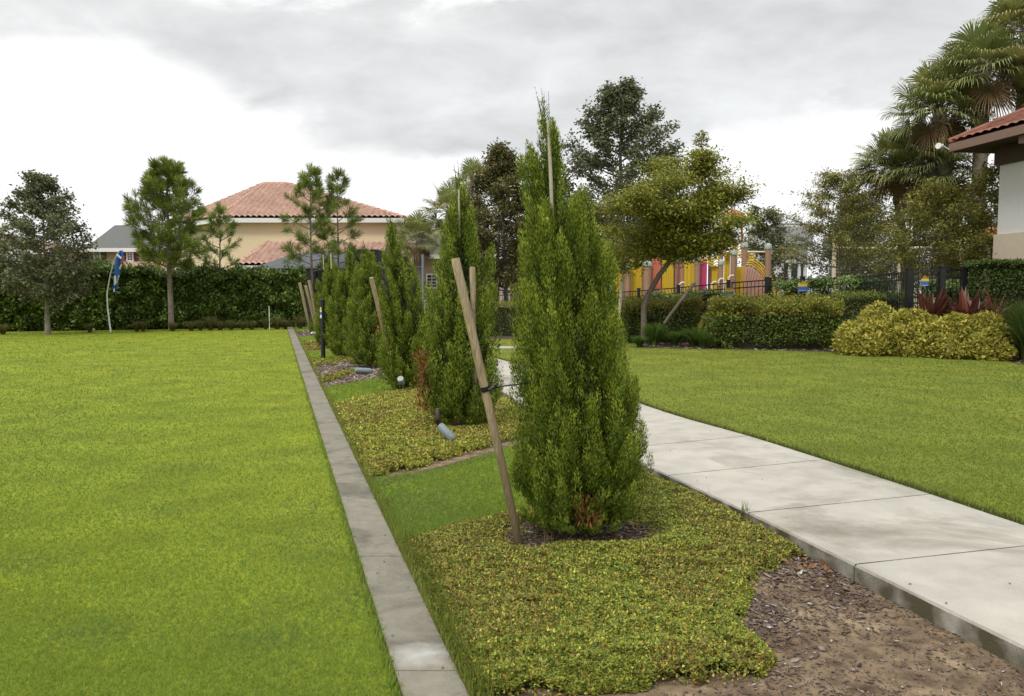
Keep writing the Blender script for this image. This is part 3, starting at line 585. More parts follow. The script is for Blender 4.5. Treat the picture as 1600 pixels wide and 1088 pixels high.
def dead_patch(parent, a, z0, z1, r, n, origin):
    t = rng.random(n); z = z0 + (z1 - z0) * t; aa = a + rng.normal(size=n) * .12; rr = r * (1 + rng.normal(size=n) * .10)
    P = np.stack([np.cos(aa) * rr, np.sin(aa) * rr, z], 1); Dn = rng.normal(size=(n, 3)) * .35 + np.array([0, 0, 1]); l = .05 * rng.uniform(.6, 1.3, n)
    o = leaves(P, Dn, rvec(n), l, l * .25, colmix(n, [(.30, .12, .035), (.22, .085, .03), (.16, .08, .035)], None, .2), 'dead_foliage', M_leaf, parent)
    o['label'] = 'rusty orange dead sprays'; return o
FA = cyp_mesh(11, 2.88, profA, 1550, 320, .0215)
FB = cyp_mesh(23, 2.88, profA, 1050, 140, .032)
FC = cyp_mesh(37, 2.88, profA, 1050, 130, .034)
def cypress(base, H, wscale, fol, seed, label, link=None, rot=0.0, lean=0.0):
    if fol: fol = list(fol); fol[0] = fol[0].copy(); fol[0][:, 0] += lean * np.clip((fol[0][:, 2] - .7) / 2.2, 0, 1.1) ** 1.2
    e = empty('cypress_tree', base, label, 'tree', 'cypress trees planted in a row beside the kerb', rot)
    e['_local'] = 1
    if link is None:
        f = leaves(*fol[:5], fol[5], 'crown', M_leaf, e, fold=.05); tb = trunk_bits(2.88, seed); t = tb.build('trunk', M_bark, None, True); t.parent = e; t = core_.build('light_block_core', M_core); t.parent = e
    else:
        for ch in link.children:
            if ch.name.split('.')[0] in ('crown', 'trunk', 'light_block_core'):
                c = ch.copy(); C.objects.link(c); c.parent = e
    e.scale = (wscale, wscale, H / 2.88)
    return e
def hgt(base, py): return Zat(py, base.y)
t1 = cypress(T1, hgt(T1, 150), 1.12, FA, 1, 'nearest and tallest-looking cypress tree, flame shaped, rising beside the concrete path', lean=-.22)
t2 = cypress(T2, hgt(T2, 262), 1.2, FB, 2, 'second cypress in the row, with an orange dead streak on its left side')
b3 = G(636, 610); t3 = cypress(b3, hgt(b3, 336), 1.18, FC, 3, 'third cypress in the row, in front of the grey oval-headed spotlight', lean=-.22)
b3b = G(612, 598)
rows = [((577, 575), 380, 1.3, t2, 1.2, 'fourth cypress in the row, with a rust coloured twig low on its side'), ((545, 560), 382, 1.3, t3, 2.0, 'fifth cypress in the row, hiding part of the dark screen enclosure'),
        ((519, 543), 392, 1.35, t2, 3.1, 'sixth cypress in the row, just right of the black post'), ((496, 522), 455, .8, t3, .6, 'small low cypress at the far end of the row by the leaning stakes')]
far = []
for (p, top, ws, src, rz, lb) in rows:
    b = G(*p); far.append(cypress(b, hgt(b, top), ws, None, 0, lb, src, rz))
dead_patch(t2, 3.5, .2, .85, .40, 550, None); dead_patch(t1, -1.5, .14, .32, .31, 130, None)
dead_patch(far[0], -.6, .12, .3, .5, 150, None); dead_patch(t3, 2.9, .9, 1.4, .40, 140, None)
# ------------------------------------------------------------------ stakes, poles, ties
def stake(a, b, r, label, group='wooden stakes propping the cypress trees', sq=False, name='tree_stake', mt=None):
    e = empty(name, a, label, 'stake' if name == 'tree_stake' else 'pole', group)
    m = MB(); a = Vector(a); b = Vector(b)
    pts = [a.lerp(b, t) + Vector((random.uniform(-1, 1), random.uniform(-1, 1), 0)) * r * .12 for t in (0, .25, .5, .75, .985, 1)]
    m.tube(pts, [r * .92, r, r * .98, r * 1.0, r * 1.02, r * .93], 12).build('shaft', mt or M_stake, e, True)
    return e
s1a = G(813, 850) ; s1b = D(712, 404, 4.78)
s1 = stake(s1a - Vector((0, 0, .03)), s1b, .0265, 'long tan stake leaning left at the nearest cypress with black strap')
k = D(757, 606, 0.5 * (s1a.y + s1b.y) + .03); 
m = MB(); ax = (s1b - s1a).normalized()
tt = (k.z - s1a.z) / (s1b.z - s1a.z); kc = s1a.lerp(s1b, tt)
m.tube([kc - ax * .016, kc + ax * .016], .031, 14, False)
m.tube([kc + Vector((.02, -.02, .0)), kc + Vector((.10, .02, .012)), kc + Vector((.3, .15, .02)), kc + Vector((.62, .4, .02))], [.009, .005, .004, .004], 6)
m.tube([kc + Vector((.02, -.03, -.004)), kc + Vector((.055, -.022, .012)), kc + Vector((.07, -.0, .02))], [.007, .010, .006], 6)
m.build('tie_strap', M_strap, s1)
p2 = G(743, 672); stake(p2 - Vector((0, 0, .03)), D(738, 417, p2.y - .1), .034, 'upright tan stake behind the long leaning one, at the second cypress')
a3 = D(622, 575, 13.3); stake(Vector((a3.x, 13.3, -.02)), D(580, 434, 12.7), .036, 'wooden stake leaning on the left side of the third cypress')
a4 = G(503, 541); stake(a4, D(483, 438, a4.y - .5), .05, 'tall bleached stake leaning left just behind the black post')
a5 = G(499, 536); stake(a5, D(478, 447, a5.y - .5), .045, 'shorter bleached stake close beside the tall one')
a6 = G(486, 522); stake(a6, D(468, 442, a6.y - .5), .055, 'farthest leaning stake, leftmost of the group by the kerb')
def cane(base, top_px, off, r, lb, bpx=None):
    b = Vector(base) + Vector(off); t = D(top_px[0], top_px[1], b.y); b = D(*(bpx or (top_px[0] + 1, top_px[1] + (75 if top_px[1] < 350 else 24))), b.y); mid = b.lerp(t, .5)
    e = empty('support_cane', b, lb, 'pole', 'pale canes tied up inside the cypress trees')
    MB().tube([b, mid, t], [r, r * .95, r * .9], 8).build('shaft', M_pole, e, True)
cane(T1 + Vector((0, 0, .9)), (857, 188), (-.10, -.10, .0), .013, 'pale cane showing at the top centre of the nearest cypress', (870, 520))
cane(T2, (717, 296), (-.02, -.10, 0), .013, 'pale cane showing at the top of the second cypress')
cane(far[1].location, (517, 396), (-.3, -.05, .1), .018, 'thin white cane tip beside the fifth cypress')
cane(far[2].location, (505, 398), (-.1, -.05, .1), .018, 'thin white cane tip above the sixth cypress')
# ------------------------------------------------------------------ landscape lights
def spot(base, tilt_dir, elev, ln, r, label, headz=.12, bodymat=None, cat='spotlight'):
    e = empty('garden_spotlight', base, label, cat, 'garden spotlights in the cypress beds')
    b = Vector(base); m = MB(); m.tube([b, b + Vector((0, 0, headz * .6))], .011, 8); m.tube([b + Vector((0, 0, headz * .5)), b + Vector((0, 0, headz * .85))], .02, 10); m.build('spike', M_strap, e, True)
    d = Vector((math.cos(tilt_dir) * math.cos(elev), math.sin(tilt_dir) * math.cos(elev), math.sin(elev))); c = b + Vector((0, 0, headz))
    p0 = c - d * ln * .55; p1 = c + d * ln * .45
    MB().tube([p0, p0 + d * ln * .08, p0 + d * ln * .14, p1 - d * .004, p1], [r * .55, r * .85, r, r, r * .97], 18).build('housing', bodymat or M_lamp, e, True)
    MB().tube([p1 + d * .0005, p1 + d * .003], [r * .86, r * .84], 18).build('lens', M_lens, e)
    MB().tube([b + Vector((0, 0, headz * .8)), c - d * ln * .2], .009, 6).build('bracket', M_strap, e)
    return e
g1_ = G(697, 698); spot(g1_, R(150), R(38), .22, .047, 'grey cylinder spotlight lying tilted in the ground cover, pale lens facing up left', .15)
g2_ = G(684, 678); spot(g2_, R(95), R(65), .14, .032, 'small dark brown spotlight standing behind the tilted grey one', .22, mat('bronze', (.04, .025, .02), .5))
g3_ = G(627, 615); spot(g3_, R(-95), R(40), .16, .052, 'pale grey round-faced spotlight at the foot of the third cypress', .2, mat('pale_grey_paint', (.26, .30, .31), .5))
g4_ = G(567, 585); spot(g4_, R(200), R(5), .34, .06, 'grey spotlight fallen flat on the reddish bark chips', .07)
def rock(loc, s, label, name='stone', cat='stone'):
    m = MB(); r_ = random.Random(int(s * 1000)); vs = []; fs = []; 
    for i in range(5):
        ph = math.pi * i / 4
        for j in range(8):
            a = j / 8 * 6.283; q = s * r_.uniform(.8, 1.1); vs.append(Vector(loc) + Vector((math.sin(ph) * math.cos(a) * q * 1.3, math.sin(ph) * math.sin(a) * q, s * .35 + math.cos(ph) * q * .5)))
    for i in range(4):
        for j in range(8): fs.append((i * 8 + j, (i + 1) * 8 + j, (i + 1) * 8 + (j + 1) % 8, i * 8 + (j + 1) % 8))
    m.add(vs, fs); tag(m.build(name, M_white, None, True), label, cat)
rock(G(492, 523), .14, 'pale lump of stone on the mulch at the far end of the kerb'); rock(G(1043, 532, .09), .10, 'small white stone in the mulch in front of the clipped hedge')
# curled dry leaves on the soil by the path
m_ = []
n = 26; cc = G(1272, 888); P = np.stack([cc.x + rng.normal(size=n) * .07, cc.y + rng.normal(size=n) * .05, np.full(n, .012)], 1)
o = leaves(P, rvec(n) * [1, 1, .35] + [0, 0, .15], rvec(n) * .5 + [0, 0, 1], .05, .035, colmix(n, [(.30, .17, .09), (.22, .12, .07)], None, .15), 'dry_leaves', M_leaf, None, fold=.3); tag(o, 'curled brown dry leaves gathered at the path edge', 'leaves', kind='stuff')
dn = 16; dk_ = rng.integers(0, 7, dn); du = rng.random(dn); dv = rng.random(dn); PA = np.array([list(pl[k + 1].lerp(pl[k + 2], float(a)).lerp(pr[k + 1].lerp(pr[k + 2], float(a)), float(b_))) for k, a, b_ in zip(dk_, du, dv ** 2)]); PA[:, 2] += .004
o = leaves(PA, rvec(dn) * [1, 1, .1], rvec(dn) * .2 + [0, 0, 1], .022, .012, colmix(dn, [(.12, .08, .05), (.2, .14, .08), (.06, .04, .03)], None, .2), 'leaf_litter', M_leaf, None, fold=.2); tag(o, 'few small dry leaf bits lying on the concrete path', 'leaf litter', kind='stuff')
dk_ = rng.random(26); PA = np.array([list(k0l.lerp(k1l, .04 + .6 * float(a) ** 2).lerp(k0r.lerp(k1r, .04 + .6 * float(a) ** 2), float(b_))) for a, b_ in zip(dk_, rng.random(26))]); PA[:, 2] += .004
o = leaves(PA, rvec(26) * [1, 1, .1], rvec(26) * .2 + [0, 0, 1], .02, .010, colmix(26, [(.07, .05, .03), (.2, .14, .08), (.04, .03, .02), (.16, .2, .05)], None, .2), 'leaf_litter', M_leaf, None, fold=.2); tag(o, 'tiny dark leaf crumbs lying on the concrete kerb', 'leaf litter', kind='stuff')
wp = G(1164, 800, .09); wq = [Vector((wp.x + dx, wp.y + dy, 0)) for dx, dy in ((-.03, -.02), (.03, -.02), (.03, .02), (-.03, .02))]
o = stalks('weed_grass', 'little green weed sprouting at the edge of a path joint', wq, 16, .085, [(.16, .22, .04)]); o.location.z = .085
# ------------------------------------------------------------------ black post
pb = G(505, 560.5)
e = empty('marker_post', pb, 'slim black post with yellow and blue sticker standing by the kerb', 'post'); hz = Zat(468, pb.y)
MB().tube([pb, (pb.x, pb.y, hz - .02)], .055, 16).build('shaft', M_black, e, True)
MB().tube([(pb.x, pb.y, hz - .018), (pb.x, pb.y, hz), (pb.x, pb.y, hz + .012)], [.062, .062, .04], 16).build('cap', M_black, e, True)
M_yel = mat('yellow_print', (.62, .45, .04), .5); M_blue = mat('blue_print', (.04, .12, .42), .5); M_redp = mat('red_print', (.5, .06, .04), .5); M_wprint = mat('white_print', (.7, .72, .75), .5)
def arc(x, y, r, z0, z1, a0, a1):
    m = MB(); n = 6; vs = []
    for i in range(n + 1):
        a = a0 + (a1 - a0) * i / n; vs += [(x + r * math.cos(a), y + r * math.sin(a), z0), (x + r * math.cos(a), y + r * math.sin(a), z1)]
    m.add(vs, [(2 * i, 2 * i + 2, 2 * i + 3, 2 * i + 1) for i in range(n)]); return m
st_ = arc(pb.x, pb.y, .057, 1.0, 1.27, R(195), R(260)).build('sticker', M_wprint, e)
arc(pb.x, pb.y, .0585, 1.19, 1.27, R(195), R(260)).build('yellow_band', M_yel, st_, loc=(0, 0, 0)).location = (0, 0, 0)
arc(pb.x, pb.y, .0585, 1.08, 1.15, R(195), R(260)).build('blue_band', M_blue, st_).location = (0, 0, 0)
for ch in st_.children:   # bands were built in world space
    for v in ch.data.vertices: v.co -= Vector(pb)
# ------------------------------------------------------------------ broadleaf trees
def bez(p0, p1, p2, n=6):
    return [p0.lerp(p1, t).lerp(p1.lerp(p2, t), t) for t in [i / (n - 1) for i in range(n)]]
def tree(name, label, cat, base, H, z0, env, nl, cols, wts, leaf, nleaf, seed, trunk_r=.12, tips=None, lean=(0, 0), rise=.55, sig=(.16, .12), wr=.55, barkm=None, flat=0.0, ntw=7, group=None, mt=None, trunks=None, twlen=.38, hang=0.0, elong=1.0):
    r = random.Random(seed); global rng; keep = rng; rng = np.random.default_rng(seed)
    e = empty(name, base, label, cat, group); e['_local'] = 1
    m = MB(); pts = []
    ts = [Vector((0, 0, -.05))]; n = 7
    for i in range(1, n + 1):
        t = i / n; ts.append(Vector((lean[0] * t ** 1.0 + r.uniform(-.04, .04) * H * .12, lean[1] * t + r.uniform(-.04, .04) * H * .12, H * .95 * t)))
    def tr(z):
        t = max(0, min(.999, z / (H * .95))) * n; i = int(t); return ts[i].lerp(ts[i + 1], t - i)
    for (ox, oy) in (trunks or [(0, 0)]):
        m.tube([p + Vector((ox, oy, 0)) * (1 - i / n) for i, p in enumerate(ts)], [trunk_r * (1.25 if i == 0 else 1 - .88 * (i / n) ** .8) for i in range(n + 1)], 9)
    centers = []; dirs = []
    for i in range(nl):
        t = (i + .5) / nl; z = z0 + (H - z0) * (t ** .95) * .93; a = i * 2.39996 + r.uniform(-.4, .4)
        Rr = env(t) * r.uniform(.72, 1.08); zs_ = max(z0 * .75, z - Rr * rise * r.uniform(.7, 1.2)); p0 = tr(zs_)
        axp = tr(z); tip = Vector((axp.x + math.cos(a) * Rr, axp.y + math.sin(a) * Rr, z)); mid = p0.lerp(tip, .5) + Vector((0, 0, -Rr * .12))
        c = bez(p0, mid, tip); br = trunk_r * .38 * (1 - .7 * t)
        m.tube(c, [br * (1 - .8 * j / 5) for j in range(6)], 5, False)
        for j in range(ntw):
            f = .3 + .7 * (j + r.random()) / ntw; q = f * 4.999; k = min(int(q), 4); s0 = c[k].lerp(c[k + 1], q - k)
            d = (tip - p0).normalized() * r.uniform(.3, 1) + Vector((r.uniform(-1, 1), r.uniform(-1, 1), r.uniform(-.35, .7) * (1 - flat)))
            d.normalize(); ln = max(Rr, env(.4) * .35) * twlen * r.uniform(.5, 1.15); s1 = s0 + d * ln; s1.z -= hang * ln
            m.tube([s0, s0.lerp(s1, .5) + Vector((0, 0, .02)), s1], [br * .35 + .004, br * .22 + .003, .003], 4, False)
            centers.append((s0, s1)); 
        centers.append((c[4], tip)); centers.append((tip, tip + (tip - mid) * .15))
    m.tube
    b = m.build('trunk', barkm or M_bark, None, True); b.parent = e
    nc = len(centers); A = np.array([list(c[0]) for c in centers]); B = np.array([list(c[1]) for c in centers])
    k = rng.integers(0, nc, nleaf); t = rng.random(nleaf)[:, None] ** .8
    clump = rng.random(nc) * .5 + .75
    P = A[k] * (1 - t) + B[k] * t + rng.normal(size=(nleaf, 3)) * np.array([sig[0], sig[0], sig[1]]) * clump[k][:, None]
    Dn = rvec(nleaf) * [1, 1, .7] + (B[k] - A[k]) * .4; Nn = rvec(nleaf) * .8 + [0, 0, .8 + flat]
    l = leaf * rng.uniform(.6, 1.35, nleaf); ctone = (.8 + .4 * rng.random(nc))[k][:, None]
    col = colmix(nleaf, cols, wts, .18) * ctone
    leaves(P, Dn, Nn, l * elong, l * wr, col, 'crown', mt or M_leaf, e, fold=.1)
    rng = keep; return e
def ellip(r, lo=.45, peak=.4, top=.08):
    def f(t):
        if t < peak: return r * (lo + (1 - lo) * math.sin(t / peak * math.pi / 2))
        return r * max(top, math.cos((t - peak) / (1 - peak) * math.pi / 2) ** .8)
    return f
OAK = [(.11, .125, .06), (.16, .17, .08), (.07, .08, .042), (.28, .28, .17)]
oakb = G(75, 523)
tree('oak_tree', 'grey-green open crowned oak on the lawn edge, leftmost full tree', 'tree', oakb, hgt(oakb, 262), 1.35, ellip(1.75, .6, .45, .22), 50, OAK, [.3, .3, .2, .2], .13, 19000, 101, .10, rise=.32, sig=(.12, .10), barkm=M_palebark, twlen=.42)
Yc = 36.0
cb = Vector((Xat(968, Yc), Yc, .05))
tree('oak_tree', 'tall dark oak behind the nearest cypress, highest broadleaf in the picture', 'tree', cb, Zat(116, Yc), 3.0, ellip(3.0, .9, .35, .22), 66, OAK, [.35, .35, .2, .1], .15, 36000, 103, .2, rise=.5, sig=(.17, .12), twlen=.34)
cb = Vector((Xat(785, 37), 37, .05))
tree('oak_tree', 'dark olive oak with two trunks behind the second cypress', 'tree', cb, Zat(222, 37), 1.9, ellip(2.0, .8, .35, .3), 42, [(.12, .12, .042), (.17, .155, .055), (.08, .085, .034), (.24, .18, .07)], [.3, .3, .25, .15], .15, 30000, 105, .13, rise=.3, trunks=[(-.35, 0), (.15, .1)], sig=(.2, .15))
# leaning yellow-green tree
Yt = 24.0; yb = G(1008, 520, .09); yb = Vector((Xat(1007, Yt), Yt, .08))
lx = Xat(1075, Yt) - yb.x
YC = [(.28, .28, .04), (.20, .22, .035), (.42, .37, .06), (.11, .145, .028)]
def leaning_tree():
    r = random.Random(9); e = empty('flowering_tree', yb, 'leaning yellow-green tree with spreading crown in front of the playground', 'tree'); e['_local'] = 1
    W = lambda px, py, dy=0: D(px, py, Yt + dy) - yb
    m = MB(); trunk = [Vector((0, 0, -.05)), W(1006, 480), W(1012, 462), W(1030, 430), W(1047, 408)]
    m.tube(trunk, [.10, .085, .08, .075, .07], 9)
    fork = trunk[-1]; cen = []
    def limb(pts, r0, ntw, ln):
        c = []
        for i in range(len(pts) - 1): c += [pts[i].lerp(pts[i + 1], t) for t in (0, .33, .66)]
        c.append(pts[-1]); n = len(c); m.tube(c, [r0 * (1 - .85 * i / n) for i in range(n)], 6, False)
        for j in range(ntw):
            i = r.randrange(n // 4, n); s0 = c[i]; d = Vector((r.uniform(-1, 1), r.uniform(-1, 1), r.uniform(-.25, .5))).normalized() * ln * r.uniform(.5, 1.2)
            m.tube([s0, s0 + d * .5 + Vector((0, 0, .03)), s0 + d], [.012, .008, .003], 4, False); cen.append((s0, s0 + d))
    L_ = [((1047, 408), (1030, 385), (990, 370), (955, 355)), ((1047, 408), (1020, 380), (975, 395), (945, 400)), ((1047, 408), (1045, 350), (1020, 325), (960, 325)), ((1047, 408), (1075, 385), (1110, 380), (1140, 370)),
          ((1047, 408), (1080, 360), (1120, 330), (1155, 300)), ((1047, 408), (1070, 340), (1060, 290), (1040, 262)), ((1047, 408), (1085, 330), (1100, 270), (1098, 245)), ((1047, 408), (1090, 340), (1130, 300), (1125, 270)), ((1047, 408), (1050, 360), (1000, 330), (1000, 300)), ((1047, 408), (1060, 370), (1080, 350), (1075, 320)), ((1047, 408), (1040, 345), (1068, 300), (1072, 268)), ((1047, 408), (1035, 350), (1015, 300), (1022, 285)), ((1047, 408), (1075, 350), (1105, 320), (1110, 300)), ((1047, 408), (1010, 392), (978, 408), (958, 425)), ((1047, 408), (1085, 385), (1125, 362), (1158, 345)), ((1047, 408), (1080, 395), (1115, 392), (1135, 388))]
    for i, q in enumerate(L_):
        dys = (0, r.uniform(-.3, .3), r.uniform(-.9, .9), r.uniform(-1.5, 1.5))
        limb([W(x, y, d) for (x, y), d in zip(q, dys)], .045, 17, .55)
    for k_ in range(7):   # feathery leader
        s0 = W(1095 + r.uniform(-4, 4), 262 - k_ * 9); m.tube([W(1096, 275), s0], [.01, .005], 4, False)
        for s_ in (-1, 1): cen.append((s0, s0 + Vector((s_ * .32 * (1 - k_ * .1), r.uniform(-.2, .2), -.05))))
    b = m.build('trunk', M_bark, None, True); b.parent = e
    A = np.array([list(c[0]) for c in cen]); B = np.array([list(c[1]) for c in cen]); nlf = 60000
    k = rng.integers(0, len(cen), nlf); t = rng.random(nlf)[:, None]; ct = (.8 + .4 * rng.random(len(cen)))[k][:, None]
    P = A[k] * (1 - t) + B[k] * t + rng.normal(size=(nlf, 3)) * [.2, .25, .12]; hi = P[:, 2] > (W(1000, 235).z); P[hi] = (A[k] * (1 - t) + B[k] * t)[hi] + rng.normal(size=(int(hi.sum()), 3)) * .04
    l = .085 * rng.uniform(.6, 1.3, nlf); l[hi] *= np.where(rng.random(int(hi.sum())) < .3, .9, .25); col = colmix(nlf, YC, [.35, .3, .15, .2], .15) * ct; col[hi] = colmix(int(hi.sum()), [(.30, .27, .05), (.2, .19, .03)])
    leaves(P, rvec(nlf) * [1, 1, .6] + (B[k] - A[k]) * .6, rvec(nlf) * .7 + [0, 0, 1.0], l * 1.2, l * .55, col, 'crown', M_leaf, e, fold=.08)
leaning_tree()
def prop(a, b, r, lb, mtl=None):
    stake(a, b, r, lb, 'support stakes in the hedge bed', mt=mtl or M_stake)
prop(D(1038, 505, 23.6), D(1086, 441, 23.2), .05, 'grey-brown stake slanting right of the leaning yellow-green tree', M_bark)
prop(D(966, 500, 23.6), D(973, 432, 23.8), .055, 'pale upright stake left of the leaning yellow-green tree', M_pole)
# feathery trees right
FE = [(.26, .25, .05), (.20, .20, .046), (.36, .31, .07), (.12, .135, .036)]
b_ = Vector((Xat(1310, 27), 27, .1)); tree('feathery_tree', 'wide olive feathery tree in front of the swing set', 'tree', b_, Zat(262, 27), 2.6, ellip(1.65, .95, .3, .35), 36, FE, [.35, .3, .15, .2], .10, 19000, 202, .055, rise=.35, sig=(.17, .07), wr=.35, barkm=M_palebark, flat=.6)
b_ = Vector((Xat(1437, 24), 24, .1)); tree('feathery_tree', 'fine leaved olive tree with pale curved trunk before the palms', 'tree', b_, Zat(285, 24), 2.2, ellip(1.6, .85, .35, .4), 34, FE, [.35, .3, .15, .2], .10, 17000, 204, .05, rise=.6, sig=(.17, .08), wr=.35, barkm=M_palebark, flat=.5, lean=(.5, 0))
b_ = Vector((Xat(1545, 23), 23, .1)); tree('feathery_tree', 'yellow-green wispy tree squeezed between palms and the white walled building', 'tree', b_, Zat(250, 23), 1.9, ellip(.8, .9, .4, .5), 22, FE, [.4, .3, .2, .1], .10, 11000, 205, .05, rise=.5, sig=(.15, .10), wr=.35, barkm=M_palebark)
b_ = Vector((Xat(1196, 44), 44, .1)); tree('small_tree', 'small sparse tree with pale forked branches beside the playground posts', 'tree', b_, Zat(318, 44), 2.0, ellip(1.45, .9, .35, .5), 26, [(.12, .125, .05), (.17, .17, .06), (.08, .085, .04)], None, .13, 11000, 206, .08, rise=.8, sig=(.2, .13), barkm=M_palebark)
b_ = Vector((Xat(1330, 50), 50, .1)); tree('small_tree', 'greyish tree behind the feathery tree, right of the white house', 'tree', b_, Zat(300, 50), 2.0, ellip(1.6, .9, .35, .5), 28, OAK, None, .15, 15000, 207, .1, rise=.6, sig=(.25, .18))
for i, (px, top, Y_, rr) in enumerate(((1345, 300, 55, 3.0), (1425, 290, 57, 3.2), (1500, 280, 55, 3.2), (1590, 290, 58, 3.4))):
    b_ = Vector((Xat(px, Y_), Y_, .05)); tree('dark_tree', ('dark background tree behind the left end of the swing set', 'dark background tree behind the swing set and pale curved trunk', 'dark background tree behind the thick palm trunks', 'dark background tree hidden behind the white walled building')[i], 'tree', b_, Zat(top, Y_), 1.2, ellip(rr, .95, .4, .4), 30, OAK, [.35, .3, .3, .05], .2, 11000, 220 + i, .15, rise=.3, sig=(.35, .3))
# ------------------------------------------------------------------ pines
M_needle = mat('pine_needles', (0, 0, 0), .5, attr=True, transl=.2)
def pine(label, base, H, z0, rad, nl, seed, ntuft=5, tr_=.08, nd=34, ndl=.24, cols=((.19, .25, .04), (.27, .32, .055), (.09, .14, .028)), wneed=.02):
    r = random.Random(seed); global rng; keep = rng; rng = np.random.default_rng(seed)
    e = empty('pine_tree', base, label, 'tree', 'young pines along the hedge'); e['_local'] = 1; m = MB(); tf = []
    tk = [Vector((r.uniform(-.05, .05) * min(i, 1), r.uniform(-.05, .05) * min(i, 1), H * .97 * i / 6 - (.05 if i == 0 else 0))) for i in range(7)]
    m.tube(tk, [tr_ * (1.15 - .95 * i / 6) for i in range(7)], 8)
    for i in range(nl):
        t = (i + .5) / nl; z = z0 + (H * .97 - z0) * t; a = i * 2.4 + r.uniform(-.5, .5); Rr = rad(t) * r.uniform(.65, 1.12)
        p0 = Vector((0, 0, z)); up = .28 + .9 * t; tip = Vector((math.cos(a) * Rr, math.sin(a) * Rr, z + Rr * up * .75)); mid = Vector((math.cos(a) * Rr * .55, math.sin(a) * Rr * .55, z + Rr * up * .22))
        c = bez(p0, mid, tip); m.tube(c, [.026 * (1 - .7 * j / 5) for j in range(6)], 5, False)
        tf.append((tip, (tip - mid).normalized()))
        for j in range(ntuft):
            f = .35 + .6 * (j + r.random()) / ntuft; q = f * 4.999; k = int(q); s0 = c[k].lerp(c[k + 1], q - k)
            d = Vector((math.cos(a) * .5 + r.uniform(-.8, .8), math.sin(a) * .5 + r.uniform(-.8, .8), r.uniform(.1, .9))).normalized(); s1 = s0 + d * (.22 + .30 * Rr * r.random()); m.tube([s0, s1], [.012, .007], 4, False); tf.append((s1, d))
    tf.append((Vector((0, 0, H * .97)), Vector((0, 0, 1)))); tf.append((Vector((0, 0, H * .9)), Vector((0, 0, 1))))
    b = m.build('trunk', M_bark, None, True); b.parent = e
    nt_ = len(tf); T = np.array([list(x[0]) for x in tf]); Q = np.array([list(x[1]) for x in tf]); n = nt_ * nd
    k = np.repeat(np.arange(nt_), nd); s = rng.random(n)[:, None]; P = T[k] - Q[k] * s * .22; Dn = Q[k] * (1.2 - s * .7) + rvec(n) * .62
    l = ndl * rng.uniform(.6, 1.1, n); tone = (.6 + .75 * rng.random(nt_))[k][:, None]
    leaves(P, Dn, rvec(n), l, wneed, colmix(n, cols, None, .15) * tone, 'crown', M_needle, e, mid=.6); rng = keep; return e
def prad(r, lo=.7, pk=.3): return lambda t: r * (lo + (1 - lo) * t / pk if t < pk else 1 - .80 * ((t - pk) / (1 - pk)) ** 1.1)
p1 = G(268, 517); pine('full dense pine on the lawn edge, biggest of the pines', p1, hgt(p1, 262), 2.5, prad(1.55, .62, .45), 66, 301, 6, .12, 62, .40)
p2_ = G(346, 513); pine('thin sparse pine just right of the big dense pine', p2_, hgt(p2_, 325), 2.2, prad(.9, 1, .3), 20, 302, 4, .06, 44, .32)
pp = Vector((Xat(487, 39), 39, 0)); pine('bushy topped pine behind the hedge, before the terracotta roof', pp, Zat(266, 39), 2.6, prad(1.25, .95, .4), 28, 303, 4, .07, 64, .42)
pp = Vector((Xat(530, 40), 40, 0)); pine('spiky topped pine next to the bushy one behind the hedge', pp, Zat(270, 40), 2.4, prad(1.2, 1.0, .3), 24, 304, 4, .06, 60, .40)
pp = Vector((Xat(-22, 35), 35, 0)); pine('pine branch tips poking in at the left picture edge', pp, 6.2, 1.5, prad(1.1, 1, .3), 24, 305, 4, .07, 40, .32)
